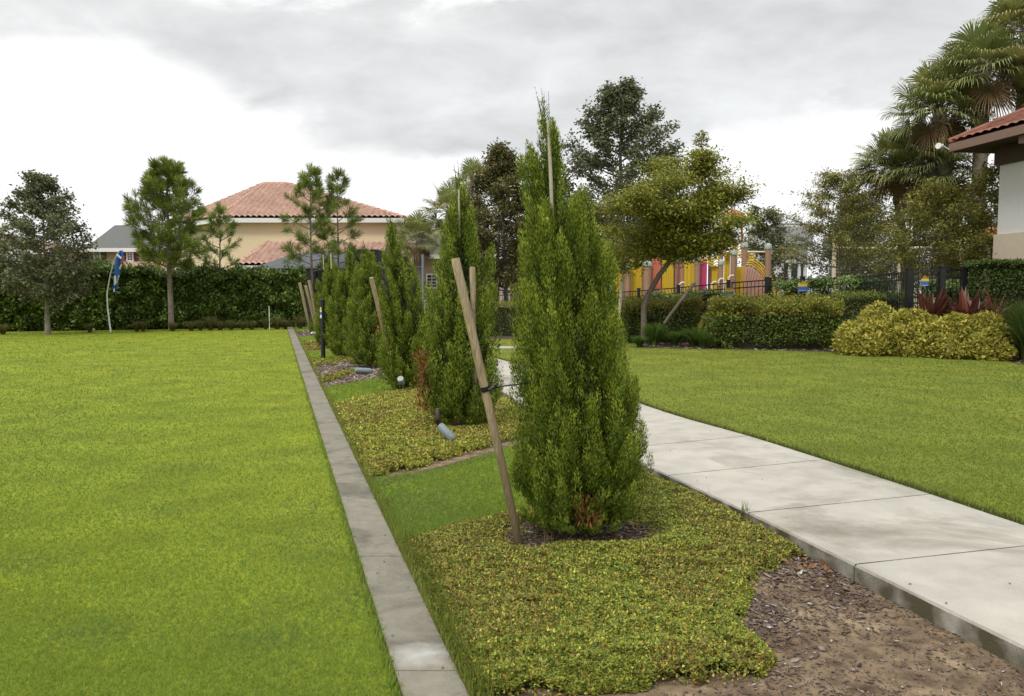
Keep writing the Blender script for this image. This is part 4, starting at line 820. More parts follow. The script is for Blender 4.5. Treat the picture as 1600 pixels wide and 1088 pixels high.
# ------------------------------------------------------------------ fan palms
M_frond = mat('palm_frond', (0, 0, 0), .45, attr=True, transl=.2, spec=.4)
M_boot = mat('palm_boots', (.15, .115, .085), .9, .35, 8, .8, 30, second=(.22, .18, .14))
def palm(label, base, top, leanx=0.0, nf=26, fr=1.0, r0=.2, seed=1, boots=True, skirt=8):
    r = random.Random(seed); global rng; keep = rng; rng = np.random.default_rng(seed)
    e = empty('cabbage_palm', base, label, 'palm', 'fan palms'); e['_local'] = 1
    m = MB(); n = 8; hub = Vector((leanx, 0, top)); 
    m.tube([Vector((leanx * (i / n) ** 1.5, 0, top * i / n - (.05 if i == 0 else 0))) for i in range(n + 1)], [r0 * 1.15] + [r0 * (1 - .12 * i / n) for i in range(1, n + 1)], 12)
    b = m.build('trunk', M_palebark, None, True); b.parent = e
    if boots:
        m = MB()
        for i in range(46):
            z = top * (.45 + .55 * i / 46); a = i * 2.4; c = Vector((leanx * (z / top) ** 1.5, 0, z)); o = Vector((math.cos(a), math.sin(a), 0))
            m.bar(c + o * r0 * .4, c + o * (r0 + r.uniform(.06, .16)) + Vector((r.uniform(-.04, .04), 0, r.uniform(.18, .34))), .07, .03)
        b = m.build('leaf_bases', M_boot); b.parent = e
    V = []; Fq = []; Cc = []; pet = MB(); GC = [(.21, .245, .075), (.29, .30, .10), (.13, .17, .055), (.38, .33, .11)]; BR = [(.26, .17, .075), (.2, .125, .06), (.34, .25, .11)]
    for i in range(nf + skirt):
        dead = i >= nf; a = i * 2.39996 + r.uniform(-.3, .3); el = R(78 - 105 * (i / nf) ** .85 + r.uniform(-8, 8)) if not dead else R(r.uniform(-75, -45))
        d = Vector((math.cos(a) * math.cos(el), math.sin(a) * math.cos(el), math.sin(el))); pl_ = fr * r.uniform(.55, .85) * (.8 if dead else 1)
        c0 = hub + d * .1; c1 = hub + d * pl_ + Vector((0, 0, -.10 * fr * math.cos(el))); pet.tube([c0, c0.lerp(c1, .5) + Vector((0, 0, .05)), c1], [.02, .014, .01], 5, False)
        side = d.cross(Vector((0, 0, 1))).normalized() if abs(d.z) < .97 else Vector((1, 0, 0)); up = side.cross(d).normalized(); nl_ = 38; L0 = fr * r.uniform(.52, .74)
        base_c = colmix(1, BR if dead else GC, None if dead else [.35, .3, .2, .15], .12)[0]
        roll = r.uniform(-.6, .6); side, up = side * math.cos(roll) + up * math.sin(roll), up * math.cos(roll) - side * math.sin(roll)
        for j in range(nl_):
            th = R(-125 + 250 * j / (nl_ - 1)) ; dd = (d * math.cos(th) + side * math.sin(th)); ll = L0 * (.72 + .28 * math.cos(th * .6)) * r.uniform(.88, 1.08)
            dd = (dd + up * .25 * abs(math.sin(th)) + Vector((r.uniform(-.05, .05), 0, r.uniform(-.05, .05)))).normalized(); wv = dd.cross(up).normalized()
            w0 = ll * .021 + .006; q1 = c1 + dd * ll * .5; q2 = c1 + dd * ll * .80 + Vector((0, 0, -.09 * ll)); q3 = c1 + dd * ll * .96 + Vector((0, 0, -(.26 if not dead else .4) * ll - .08 * r.random()))
            k = len(V); V += [c1, q1 - wv * w0, q1 + wv * w0, q2 - wv * w0 * .55, q2 + wv * w0 * .55, q3]; Fq += [(k, k + 1, k + 2, k)]; Cc += [np.clip(base_c * r.uniform(.85, 1.15), 0, 1)] * 6
    V = np.array([list(v) for v in V]); ks = np.arange(0, len(V), 6)[:, None]
    raw('fronds', V, [ks + np.array([[0, 1, 2]]), ks + np.array([[1, 3, 4, 2]]), ks + np.array([[3, 5, 4]])], M_frond, e, np.array(Cc))
    b = pet.build('petioles', M_boot); b.parent = e; rng = keep; return e
for i, (tx, cx_, cy_, Y_, fr, sk, lb) in enumerate((
    (1421, 1390, 258, 27, 1.25, 6, 'lowest palm of the group, its crown farthest left'),
    (1493, 1457, 170, 25, 1.35, 8, 'palm with rounded fan crown left of the roof corner'),
    (1480, 1450, 258, 25.6, 1.35, 10, 'short palm with hanging brown fronds under the round crowned palm'),
    (1522, 1524, 108, 24.5, 1.35, 8, 'palm whose crown stands above the tiled roof corner'),
    (1583, 1588, 48, 25, 1.5, 8, 'tallest palm at the top right picture corner'),
    (1640, 1650, 120, 24, 1.35, 8, 'palm mostly outside the right picture edge'))):
    b_ = Vector((Xat(tx, Y_), Y_, .08)); palm(lb, b_, Zat(cy_, Y_) - .1, Xat(cx_, Y_) - b_.x, 56, fr * .95, .22 if i else .15, 400 + i, True, sk)
for i, (tx, cx_, cy_, Y_, fr, lb) in enumerate(((657, 655, 372, 40, 1.15, 'small distant palm between third and second cypress'), (700, 702, 330, 43, 1.4, 'distant palm peeking out left of the second cypress top'), (735, 735, 292, 46, 1.4, 'distant palm top behind the second cypress tip'))):
    b_ = Vector((Xat(tx, Y_), Y_, .08)); palm(lb, b_, Zat(cy_, Y_) - .1, Xat(cx_, Y_) - b_.x, 26, fr, .18, 440 + i, False, 9)
# ------------------------------------------------------------------ hedges and shrubs
def hedge(name, label, cat, poly, z, H, leaf, n, cols, wts, seed, mt=None, rough=.10, topcols=None, wr=.55, core=(.02, .026, .01), round_=.15, group=None, up=.3):
    """clipped mass: leaves spread over the shell and volume of a prism"""
    global rng; keep = rng; rng = np.random.default_rng(seed)
    P2 = [(p[0], p[1]) for p in poly]; cxx = sum(p[0] for p in P2) / len(P2); cyy = sum(p[1] for p in P2) / len(P2); e = empty(name, (cxx, cyy, z), label, cat, group); e['_local'] = 1
    per = []; nP = len(P2)
    for i in range(nP): per.append(math.dist(P2[i], P2[(i + 1) % nP]))
    cum = np.cumsum([0] + per); n1 = int(n * .6)
    s = rng.random(n1) * cum[-1]; k = np.clip(np.searchsorted(cum, s) - 1, 0, nP - 1); A = np.array(P2); B = np.roll(A, -1, axis=0); t = (s - cum[k]) / np.array(per)[k]
    xy = A[k] + (B[k] - A[k]) * t[:, None]; zz2 = rng.random(n1) ** .9; ed_ = (B[k] - A[k]); inn = np.stack([-ed_[:, 1], ed_[:, 0]], 1); inn /= np.linalg.norm(inn, axis=1, keepdims=True); inn *= np.sign(np.sum(inn * (np.array([cxx, cyy]) - (A[k] + B[k]) / 2), axis=1, keepdims=True))
    depth = np.abs(rng.normal(size=n1)) * rough + round_ * np.maximum(0, (zz2 - .72) / .28) ** 2 * 2 + round_ * .6 * np.maximum(0, (.2 - zz2) / .2) + rough * 1.6 * (vnoise(xy[:, 0] + xy[:, 1] * .7, zz2 * H, 2.4, seed) - .3)
    xy = xy + inn * depth[:, None]; z1_ = zz2 * H
    # top
    xs = [p[0] for p in P2]; ys = [p[1] for p in P2]; n2 = int(n * .8); X2 = rng.uniform(min(xs), max(xs), n2); Y2 = rng.uniform(min(ys), max(ys), n2); ok = inpoly(X2, Y2, P2); X2, Y2 = X2[ok], Y2[ok]
    Z2 = H + (vnoise(X2, Y2, 2.2, seed + 3) - .5) * rough * 1.8 - np.abs(rng.normal(size=len(X2))) * rough * .6 + rng.random(len(X2)) ** 4 * rough * 1.3
    m_ = min(len(X2), int(n * .4)); 
    P = np.concatenate([np.column_stack([xy, z1_]), np.column_stack([X2[:m_], Y2[:m_], Z2[:m_]])]) - np.array([cxx, cyy, 0]); N_ = len(P)
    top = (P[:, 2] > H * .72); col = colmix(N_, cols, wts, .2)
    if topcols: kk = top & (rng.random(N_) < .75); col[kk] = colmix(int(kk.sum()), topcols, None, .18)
    col = col * (.78 + .44 * vnoise(P[:, 0] * 1.0 + P[:, 1], P[:, 2] + P[:, 1] * .3, 2.8, seed + 7))[:, None]
    out = P.copy(); out[:, 2] = H * .4; out /= (np.linalg.norm(out, axis=1, keepdims=True) + .01); Dn = rvec(N_) + out * .4 + np.array([0, 0, up]); Nn = rvec(N_) * .8 + out * .6 + [0, 0, .6]
    l = leaf * rng.uniform(.6, 1.3, N_); leaves(P, Dn, Nn, l, l * wr, col, 'foliage', mt or M_leaf, e, fold=.12)
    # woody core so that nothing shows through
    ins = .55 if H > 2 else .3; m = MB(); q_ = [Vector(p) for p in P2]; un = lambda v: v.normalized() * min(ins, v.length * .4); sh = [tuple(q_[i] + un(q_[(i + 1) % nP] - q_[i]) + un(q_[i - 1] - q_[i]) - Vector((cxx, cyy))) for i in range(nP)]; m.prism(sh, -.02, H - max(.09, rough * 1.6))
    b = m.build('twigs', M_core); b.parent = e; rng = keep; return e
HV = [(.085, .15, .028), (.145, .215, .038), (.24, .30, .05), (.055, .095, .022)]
ha, hb = G(-260, 527), G(480, 517); ha = Vector((-26, 30.6, 0)); hb = Vector((Xat(482, 37.2), 37.2, 0)); hd = (hb - ha).normalized(); hn = Vector((-hd.y, hd.x, 0))
def hp(s, o): 
    p = ha + hd * s + hn * o; return (p.x, p.y)
HL = (hb - ha).length
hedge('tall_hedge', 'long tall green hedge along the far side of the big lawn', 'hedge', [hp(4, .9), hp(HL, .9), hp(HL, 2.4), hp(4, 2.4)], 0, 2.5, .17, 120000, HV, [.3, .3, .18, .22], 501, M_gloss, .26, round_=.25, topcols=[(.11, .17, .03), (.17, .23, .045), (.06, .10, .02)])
def tuft(name, label, cat, base, H, spread, n, cols, wts=None, wd=.012, group=None, link=None, arch=.8, seed=0, segs=4):
    if link is not None:
        e = link.copy(); C.objects.link(e); e.location = base; e.rotation_euler.z = random.uniform(0, 6); e['label'] = label; return e
    k = n; r_ = np.random.default_rng(seed); az_ = r_.uniform(0, 6.28, k); ln = H * r_.uniform(.6, 1.15, k); sp = spread * r_.uniform(.1, 1.1, k); r0 = r_.random(k) * spread * .18
    d = np.stack([np.cos(az_), np.sin(az_)], 1); sd_ = np.stack([-d[:, 1], d[:, 0]], 1); Vs = []
    for j in range(segs + 1):
        t = j / segs; xy = d * (r0 + sp * t ** 1.6)[:, None]; z = ln * (t * (1.25) - arch * .55 * t ** 2.4); w_ = wd * (1 - t * .9) * .5
        Vs += [np.column_stack([xy - sd_ * w_, z]), np.column_stack([xy + sd_ * w_, z])]
    V = np.stack(Vs, 1).reshape(-1, 3); b = np.arange(k)[:, None] * (2 * segs + 2); Fq = np.concatenate([b + np.array([[2 * j, 2 * j + 1, 2 * j + 3, 2 * j + 2]]) for j in range(segs)], 0)
    o = raw(name, V, [Fq], M_blade, None, np.repeat(colmix(k, cols, wts, .2), 2 * segs + 2, axis=0), loc=base); tag(o, label, cat, group); return o
src = None
ogs = [(2, 'a'), (138, ''), (212, ''), (222, ''), (268, ''), (297, ''), (312, ''), (328, ''), (343, ''), (360, ''), (378, ''), (392, ''), (414, ''), (432, ''), (445, ''), (468, '')]
names = ['small brown ornamental grass tuft at the hedge foot by the left picture edge', 'ornamental grass tuft right of the oak trunk', 'low ornamental grass tuft left of the big pine', 'ornamental grass tuft touching the one left of the big pine',
         'ornamental grass tuft at the foot of the big dense pine', 'ornamental grass tuft first right of the big pine', 'ornamental grass tuft left of the thin pine', 'ornamental grass tuft nearly touching the thin pine', 'ornamental grass tuft at the foot of the thin pine', 'ornamental grass tuft right of the thin pine',
         'ornamental grass tuft midway between thin pine and kerb end', 'ornamental grass tuft in the row middle near a white rod', 'ornamental grass tuft third from the kerb end', 'ornamental grass tuft second from the kerb end', 'ornamental grass tuft closest to the left side of the kerb end', 'ornamental grass tuft just right of the kerb end']
for i, ((px, _), lb) in enumerate(zip(ogs, names)):
    Y_ = 31.3 + 5.0 * min(px, 470) / 470
    b_ = Vector((Xat(px, Y_), Y_, 0)); src_new = tuft('ornamental_grass', lb, 'grass tuft', b_, .62, .42, 260, [(.17, .13, .06), (.13, .12, .04), (.10, .12, .03)], None, .022, 'ornamental grass tufts along the hedge foot', src, seed=4)
    if src is None: src = src_new
    src_new.scale = (random.uniform(.8, 1.25),) * 2 + (random.uniform(.7, 1.15),)
# right hand hedges
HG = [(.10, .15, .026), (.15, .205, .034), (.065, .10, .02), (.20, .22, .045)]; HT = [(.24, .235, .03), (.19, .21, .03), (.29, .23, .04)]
def boxp(px0, px1, y0, y1, skew=0.0): return [(Xat(px0, y0), y0), (Xat(px1, y0) , y0 + skew), (Xat(px1, y1), y1 + skew), (Xat(px0, y1), y1)]
def hz_(top, Y_): return Zat(top, Y_) - .085
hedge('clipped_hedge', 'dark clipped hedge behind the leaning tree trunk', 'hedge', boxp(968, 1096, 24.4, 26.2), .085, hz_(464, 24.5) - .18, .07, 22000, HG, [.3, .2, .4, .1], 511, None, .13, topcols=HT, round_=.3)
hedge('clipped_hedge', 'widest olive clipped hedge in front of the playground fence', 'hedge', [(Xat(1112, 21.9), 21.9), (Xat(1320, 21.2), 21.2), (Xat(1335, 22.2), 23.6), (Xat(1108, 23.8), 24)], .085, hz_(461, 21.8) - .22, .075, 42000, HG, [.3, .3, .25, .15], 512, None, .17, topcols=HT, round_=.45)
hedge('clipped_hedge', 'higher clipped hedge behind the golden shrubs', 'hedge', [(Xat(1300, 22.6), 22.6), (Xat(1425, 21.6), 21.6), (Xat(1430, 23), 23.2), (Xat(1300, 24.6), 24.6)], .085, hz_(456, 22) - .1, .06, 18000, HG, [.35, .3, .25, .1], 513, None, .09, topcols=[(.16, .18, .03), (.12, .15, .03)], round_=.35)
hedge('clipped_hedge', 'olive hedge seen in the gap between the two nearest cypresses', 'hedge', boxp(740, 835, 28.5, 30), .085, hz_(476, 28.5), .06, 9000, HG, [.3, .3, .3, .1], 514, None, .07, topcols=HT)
LG2 = [(.11, .18, .035), (.17, .24, .05), (.07, .11, .026), (.22, .28, .08)]
for i, (a, b, y0, top, lb) in enumerate(((1010, 1068, 27.2, 453, 'fresh green shrub low along the fence behind the leaning tree'), (1072, 1136, 26.4, 446, 'fresh green shrub against the fence left of the first sign'), (1212, 1262, 25.6, 441, 'fresh green shrub against the fence left of the second sign'), (1262, 1302, 24.8, 439, 'fresh green shrub against the fence between second sign and slim trunk'), (1308, 1392, 23.8, 436, 'fresh green shrub against the fence right of the slim trunk'), (1440, 1506, 20.9, 440, 'fresh green shrub behind the red leaved plants'))):
    hedge('green_shrub', lb, 'shrub', boxp(a, b, y0, y0 + .9), .085, hz_(top, y0) - (.25 if i < 2 else .08), .075, 5200, LG2, None, 520 + i, M_gloss, .12, round_=.3, group='fresh green shrubs along the fence')
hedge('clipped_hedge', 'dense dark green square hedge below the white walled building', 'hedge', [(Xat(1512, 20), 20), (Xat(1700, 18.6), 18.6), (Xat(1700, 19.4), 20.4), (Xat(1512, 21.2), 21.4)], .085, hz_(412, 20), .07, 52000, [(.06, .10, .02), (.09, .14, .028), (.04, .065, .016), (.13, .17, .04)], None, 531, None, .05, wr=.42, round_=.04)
GD = [(.50, .42, .07), (.38, .35, .055), (.64, .55, .15), (.12, .16, .025), (.22, .23, .03)]
def mound(name, label, cat, c, rx, ry, H, leaf, n, cols, wts, seed, mt=None, wr=.5, group=None, up=.3, z=.085):
    global rng; keep = rng; rng = np.random.default_rng(seed); e = empty(name, (c[0], c[1], z), label, cat, group); e['_local'] = 1
    v = rvec(n); v[:, 2] = np.abs(v[:, 2]); rr = (1 - rng.random(n) ** 2 * .45) * (1 + .18 * (vnoise(v[:, 0] * 3 + 5, v[:, 1] * 3 + v[:, 2] * 2, 1.2, seed) - .5) * 2); P = v * rr[:, None] * [rx, ry, H]
    P[:, :2] *= (1 - .12 * (P[:, 2:3] < H * .12)); Dn = rvec(n) * .9 + v * .7 + [0, 0, up]; Nn = rvec(n) * .7 + v; l = leaf * rng.uniform(.6, 1.3, n)
    leaves(P, Dn, Nn, l, l * wr, colmix(n, cols, wts, .18), 'foliage', mt or M_leaf, e, fold=.12)
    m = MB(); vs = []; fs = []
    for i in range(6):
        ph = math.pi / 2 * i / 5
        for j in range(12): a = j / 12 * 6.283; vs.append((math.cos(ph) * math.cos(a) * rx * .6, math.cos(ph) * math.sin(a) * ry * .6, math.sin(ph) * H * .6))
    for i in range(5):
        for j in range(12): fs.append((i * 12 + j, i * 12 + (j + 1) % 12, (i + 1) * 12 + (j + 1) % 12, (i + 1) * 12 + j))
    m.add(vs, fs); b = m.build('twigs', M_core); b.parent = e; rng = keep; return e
for i, (px, Y_, rx, top, n_) in enumerate(((1345, 19.9, .52, 500, 4200), (1378, 20.1, .75, 478, 6500), (1432, 19.6, .85, 484, 7500), (1492, 19.0, .80, 493, 7000), (1540, 18.6, .62, 497, 5500))):
    mound('golden_shrub', ('lowest golden leaved shrub at the left end of its bed', 'tall golden leaved shrub against the higher clipped hedge', 'golden leaved shrub in front of the biggest red leaved plant', 'golden leaved shrub below the smaller red leaved plants', 'golden leaved shrub next to the big green grass clump')[i], 'shrub', (Xat(px, Y_), Y_), rx, .75, Zat(top, Y_) - .1, .10, n_, GD, [.3, .22, .12, .18, .18], 540 + i, M_leaf, group='golden leaved shrubs')
mound('golden_shrub', 'small patch of golden leaves between the two front hedges', 'shrub', (Xat(1104, 24.4), 24.4), .3, .3, .85, .08, 1500, GD, None, 549, M_gloss)
FN = [(.10, .17, .03), (.14, .22, .04), (.06, .105, .02)]
for i, (px, Y_, h_, sp) in enumerate(((1022, 23.3, .75, .6), (1055, 23.0, .5, .5), (1086, 22.8, .62, .6), (1100, 22.3, .5, .4), (1000, 22.6, .35, .35))):
    tuft('fern_clump', ('light green fern clump at the foot of the leaning tree', 'low fern clump beside the small white stone', 'dark green fern clump left of the widest hedge', 'small fern clump tucked against the widest hedge corner', 'lowest fern clump half behind the nearest cypress')[i], 'fern', Vector((Xat(px, Y_), Y_, .085)), h_, sp, 420, FN, None, .035, 'fern clumps in front of the hedge', seed=30 + i)
def cordy(label, c, H, n, seed):
    r = random.Random(seed); e = empty('red_leaf_plant', c, label, 'plant', 'red leaved tropical plants'); e['_local'] = 1; m = MB(); V = []; Cc = []
    for s_ in range(3):
        ox, oy = r.uniform(-.12, .12), r.uniform(-.12, .12); hh = H * r.uniform(.35, .55); m.tube([(ox, oy, 0), (ox * 1.3, oy * 1.3, hh)], [.018, .012], 6)
        for i in range(n):
            a = r.uniform(0, 6.28); el = r.uniform(.2, 1.35); d = Vector((math.cos(a) * math.cos(el), math.sin(a) * math.cos(el), math.sin(el))); ln = H * r.uniform(.42, .62); wv = d.cross(Vector((0, 0, 1))).normalized() * .036 * H
            b0 = Vector((ox * 1.2, oy * 1.2, hh * r.uniform(.5, 1))); q1 = b0 + d * ln * .45; q2 = b0 + d * ln + Vector((0, 0, -.15 * ln * math.cos(el)))
            up = Vector((0, 0, .02)); V += [b0, q1 - wv + up, q2, q1 + wv + up, q1 - up]; Cc += [colmix(1, [(.17, .05, .04), (.09, .03, .028), (.34, .13, .09), (.12, .07, .04)], [.4, .3, .15, .15], .2)[0]] * 5
    V = np.array([list(v) for v in V]); ks = np.arange(0, len(V), 5)[:, None]; raw('foliage', V, [ks + np.array([[0, 1, 4]]), ks + np.array([[1, 2, 4]]), ks + np.array([[4, 2, 3]]), ks + np.array([[0, 4, 3]])], M_gloss, e, np.array(Cc))
    b = m.build('stem', M_bark); b.parent = e
for i, (px, Y_, top, lb) in enumerate(((1452, 20.1, 446, 'biggest dark red leaved plant above the golden shrubs'), (1506, 19.7, 450, 'middle red leaved plant against the square dark hedge'), (1540, 19.4, 462, 'rightmost and lowest red leaved plant'))):
    cordy(lb, Vector((Xat(px, Y_), Y_, .085)), Zat(top, Y_) + .05, 38, 60 + i)
gb = Vector((Xat(1612, 17.9), 17.9, .085)); tuft('fountain_grass', 'large arching green grass clump at the right picture edge', 'grass clump', gb, 1.55, 1.0, 1500, [(.06, .11, .025), (.09, .15, .03), (.13, .15, .05), (.045, .08, .02)], None, .016, seed=9, segs=5)
tuft('fountain_grass', 'small pinkish grass clump in the gap left of the second cypress', 'grass clump', Vector((Xat(672, 27), 27, .0)), 1.3, .7, 500, [(.30, .16, .12), (.22, .14, .09), (.10, .12, .04)], None, .02, seed=10)
# ------------------------------------------------------------------ fences with posts and signs
def fence(label, pts, ztop, zbot, pick=.115, postw=.1, gname=None):
    e = empty('metal_fence', (pts[0][0], pts[0][1], 0), label, 'fence', gname); rails = MB(); pk = MB()
    for i in range(len(pts) - 1):
        a = Vector((*pts[i][:2], 0)); b = Vector((*pts[i + 1][:2], 0)); L0 = (b - a).length; n = max(1, round(L0 / pick)); za, zb = pts[i][2], pts[i + 1][2]
        for dz in (0, -.19, -1.35): MB().bar(a + Vector((0, 0, za + dz - .02)), b + Vector((0, 0, zb + dz - .02)), .03, .038).build('rail', M_black, e)
        for k in range(1, n):
            p = a.lerp(b, k / n); zt = za + (zb - za) * k / n; pk.box((p.x - .009, p.y - .009, zbot), (p.x + .009, p.y + .009, zt - .04))
    pk.build('pickets', M_black, e)
    for p in pts:
        m = MB(); m.box((p[0] - postw / 2, p[1] - postw / 2, zbot - .05), (p[0] + postw / 2, p[1] + postw / 2, p[2] + .05)); m.box((p[0] - postw * .62, p[1] - postw * .62, p[2] + .052), (p[0] + postw * .62, p[1] + postw * .62, p[2] + .085)); m.build('post', M_black, e)
    return e
fp = []
for (px, py, Y_) in ((880, 461, 31), (940, 458, 29.6), (998, 454, 28.6), (1060, 449, 27.8), (1138, 441.5, 26.8), (1198, 437, 26.2)):
    p = D(px, py, Y_); fp.append((p.x, p.y, p.z))
fence('black picket fence in front of the playground slide and panels', fp, None, .08, .125, .1, 'black metal fences round the play area')
fp2 = []
for (px, py, Y_) in ((1202, 438, 26.6), (1254, 436, 26.2), (1332, 433, 24.6), (1421, 424.5, 20.6), (1472, 421, 20.2), (1507, 422, 20.4)):
    p = D(px, py, Y_); fp2.append((p.x, p.y, p.z))
fence('black metal fence climbing rightwards past the swing set to the palms', fp2, None, .08, .11, .13, 'black metal fences round the play area')
fp3 = [(*D(px, py, Y_)[:2], D(px, py, Y_).z) for (px, py, Y_) in ((640, 456, 34), (690, 455, 34), (740, 455, 34), (790, 453.5, 34), (840, 453, 34))]
fence('black metal fence seen in the gaps beside the second cypress', fp3, None, .0, .12, .09, 'black metal fences round the play area')
def sign(px, py, Y_, wd, label, hgt_=.45):
    c = D(px, py, Y_); e = empty('small_sign', (c.x, c.y, c.z), label, 'sign', 'yellow and blue signs on the fence posts'); e['_local'] = 1
    def b(nm, lo, hi, mt): o = MB().box(lo, hi).build(nm, mt); o.parent = e
    b('board', (-wd / 2, -.01, -hgt_ / 2), (wd / 2, .01, hgt_ / 2), M_blue); b('yellow_panel', (-wd / 2, -.014, .02), (wd / 2, -.0105, hgt_ / 2), M_yel); b('pale_panel', (-wd * .47, -.014, -hgt_ / 2 + .02), (wd * .47, -.0105, -.09), M_paleb)
    for k in range(5): b('print', (-wd * .3 + k * wd * .12, -.017, .09), (-wd * .3 + k * wd * .12 + wd * .08, -.0145, .15), M_dyel)
M_paleb = mat('pale_blue_print', (.30, .36, .55), .5); M_dyel = mat('dark_yellow_print', (.40, .24, .03), .5)
sign(1139, 457, 26.2, .28, 'yellow and blue sign on the fence post in front of the playground', .26); sign(1254, 449, 25.0, .29, 'yellow and blue sign above the widest clipped hedge', .26); sign(1445, 441, 20.0, .18, 'small yellow and blue sign above the biggest red leaved plant', .18)
# ------------------------------------------------------------------ swing set
M_chain = mat('chain_steel', (.10, .10, .09), .5)
e = empty('swing_set', Vector((Xat(1302, 33), 33, .08)), 'cream painted swing set behind the black fence and feathery trees', 'swing set')
def seg(nm, a, b, r, mt, seg_=10, par=None): return MB().tube([a, b], r, seg_).build(nm, mt, par, True)
beam_z = Zat(388, 33)
for (px, top) in ((1302, 373), (1404, 398), (1500, 385)):
    Y_ = 33; p = Vector((Xat(px, Y_), Y_, .05)); seg('post', p, (p.x, p.y, Zat(top, Y_)), .085 if px != 1404 else .07, M_cream, 12, e)
    MB().tube([(p.x, p.y, Zat(top, Y_)), (p.x, p.y, Zat(top, Y_) + .05)], [.09, .03], 12).build('cap', M_cream, e, True)
seg('beam', (Xat(1304, 33), 33, beam_z), (Xat(1402, 33), 33, beam_z - .03), .06, M_cream, 12, e); seg('beam', (Xat(1406, 33), 33, beam_z), (Xat(1498, 33), 33, beam_z + .03), .06, M_cream, 12, e)
for px in (1327, 1344, 1363, 1380, 1424, 1440, 1462, 1478):
    seg('chain', (Xat(px, 33), 33, beam_z - .05), (Xat(px, 33), 33, .55), .02, M_chain, 5, e)
for px in (1327, 1363, 1424, 1462):
    MB().box((Xat(px, 33) - .02, 32.88, .52), (Xat(px + 17, 33) + .02, 33.12, .56)).build('seat', M_black, e)
# ------------------------------------------------------------------ playground
M_tan = mat('tan_plastic', (.33, .20, .125), .5, .08, 6); M_cap = mat('grey_green_cap', (.30, .36, .31), .5); M_py = mat('yellow_plastic', (.62, .43, .035), .4, .06, 5); M_pk = mat('magenta_plastic', (.50, .06, .16), .4, .06, 5)
M_cor = mat('coral_plastic', (.60, .19, .12), .45, .08, 5); M_slide = mat('pink_slide', (.62, .36, .28), .4, .06, 5); M_roof2 = mat('salmon_roof', (.55, .15, .085), .5, .1, 4)
YP = 33.0; e = empty('playground', Vector((Xat(1100, YP), YP, .08)), 'yellow, pink and tan playground tower with slide behind the black fence', 'playground')
W3 = lambda px, py, dy=0: D(px, py, YP + dy)
def ppost(px, top, r=.125, dy=0):
    p = W3(px, 460, dy); z = Zat(top + 3, YP + dy); o = MB().tube([(p.x, p.y, .05), (p.x, p.y, z)], r, 14).build('post', M_tan, e, True); c = MB().tube([(p.x, p.y, z - .08), (p.x, p.y, z + .02), (p.x, p.y, z + .11), (p.x, p.y, z + .15)], [r * 1.22, r * 1.22, r * .9, r * .3], 14).build('cap', M_cap, None, True); c.parent = o; c.location = -Vector(o.parent.location) if False else (0, 0, 0)
    c.data.transform(Matrix.Translation(-Vector(e.location)))
for (px, top, dy, r) in ((1199, 383, -.6, .115), (1162, 381, 0, .12), (1145, 393, -.6, .12), (1126, 408, -.8, .10), (1089, 402, 0, .12), (1110, 400, 1.2, .12), (1066, 400, .4, .12), (981, 414, 0, .11), (1056, 405, .8, .12), (1011, 410, -.2, .15), (1147, 375, 2.4, .12), (1125, 380, 2.4, .12)): ppost(px, top, r, dy)
def panel(nm, px0, px1, top, mt, dy=0, bot=462, ribs=0):
    a = W3(px0, bot, dy); b = W3(px1, top, dy); m = MB().box((a.x, a.y, .3), (b.x, a.y + .05, b.z))
    for k in range(ribs):
        x = a.x + (b.x - a.x) * (k + .5) / ribs; m.box((x - .012, a.y - .03, .32), (x + .012, a.y - .001, b.z - .03))
    m.tube([(a.x, a.y + .02, b.z), (b.x, a.y + .02, b.z)], .035, 6); m.build(nm, mt, e)
panel('panel', 1092, 1105, 405, M_pk, .1); panel('panel', 1069, 1088, 410, M_py, .2, ribs=3); panel('panel', 1060, 1066, 409, M_pk, .5); panel('panel', 1148, 1163, 418, M_py, -.1); panel('panel', 1131, 1141, 395, M_py, .3, ribs=2); panel('panel', 1112, 1122, 417, M_py, .2, ribs=2)
panel('panel', 1034, 1053, 408, M_py, .6, ribs=5); panel('panel', 1018, 1033, 404, M_cor, .5, ribs=4); panel('panel', 984, 1003, 418, M_py, .3, ribs=5); panel('panel', 1003, 1018, 411, M_tan, .35); panel('panel', 972, 979, 424, M_tan, .4); panel('panel', 1106, 1112, 412, M_tan, .4)
panel('panel', 1053, 1060, 412, M_cor, .9, ribs=2); panel('panel', 958, 972, 428, M_py, .8, ribs=3)
# slide side: curved pink shell with yellow rails
m = MB(); sp_ = [(1165, 417), (1172, 417), (1180, 421), (1188, 428), (1195, 438), (1204, 452), (1214, 468)]
top_ = [W3(x, y, -.4) for x, y in sp_]; vs = []; fs = []
for p in top_: vs += [(p.x, p.y, .15), (p.x, p.y, p.z), (p.x, p.y + .6, p.z), (p.x, p.y + .6, .15)]
for i in range(len(top_) - 1): fs += [(4 * i, 4 * i + 4, 4 * i + 5, 4 * i + 1), (4 * i + 1, 4 * i + 5, 4 * i + 6, 4 * i + 2), (4 * i + 2, 4 * i + 6, 4 * i + 7, 4 * i + 3)]
n_ = len(top_) - 1; fs += [(0, 1, 2, 3), (4 * n_ + 3, 4 * n_ + 2, 4 * n_ + 1, 4 * n_)]; m.add(vs, fs); m.build('slide', M_slide, e)
for k in range(4):
    m = MB(); m.tube([W3(x + k * 1.5, y - 3 - k * 3.2, -.42 + .25 * k) for x, y in sp_], .03, 6, False); m.build('slide_rail', M_py, e, True)
for k in range(9): # ribs on the slide
    x = 1168 + k * 4; y = np.interp(x, [s[0] for s in sp_], [s[1] for s in sp_]); a = W3(x, y + 2, -.45); MB().tube([a, W3(1162 + k * 2.4, 462, -.45)], .012, 4).build('slide_rib', M_tan, e)
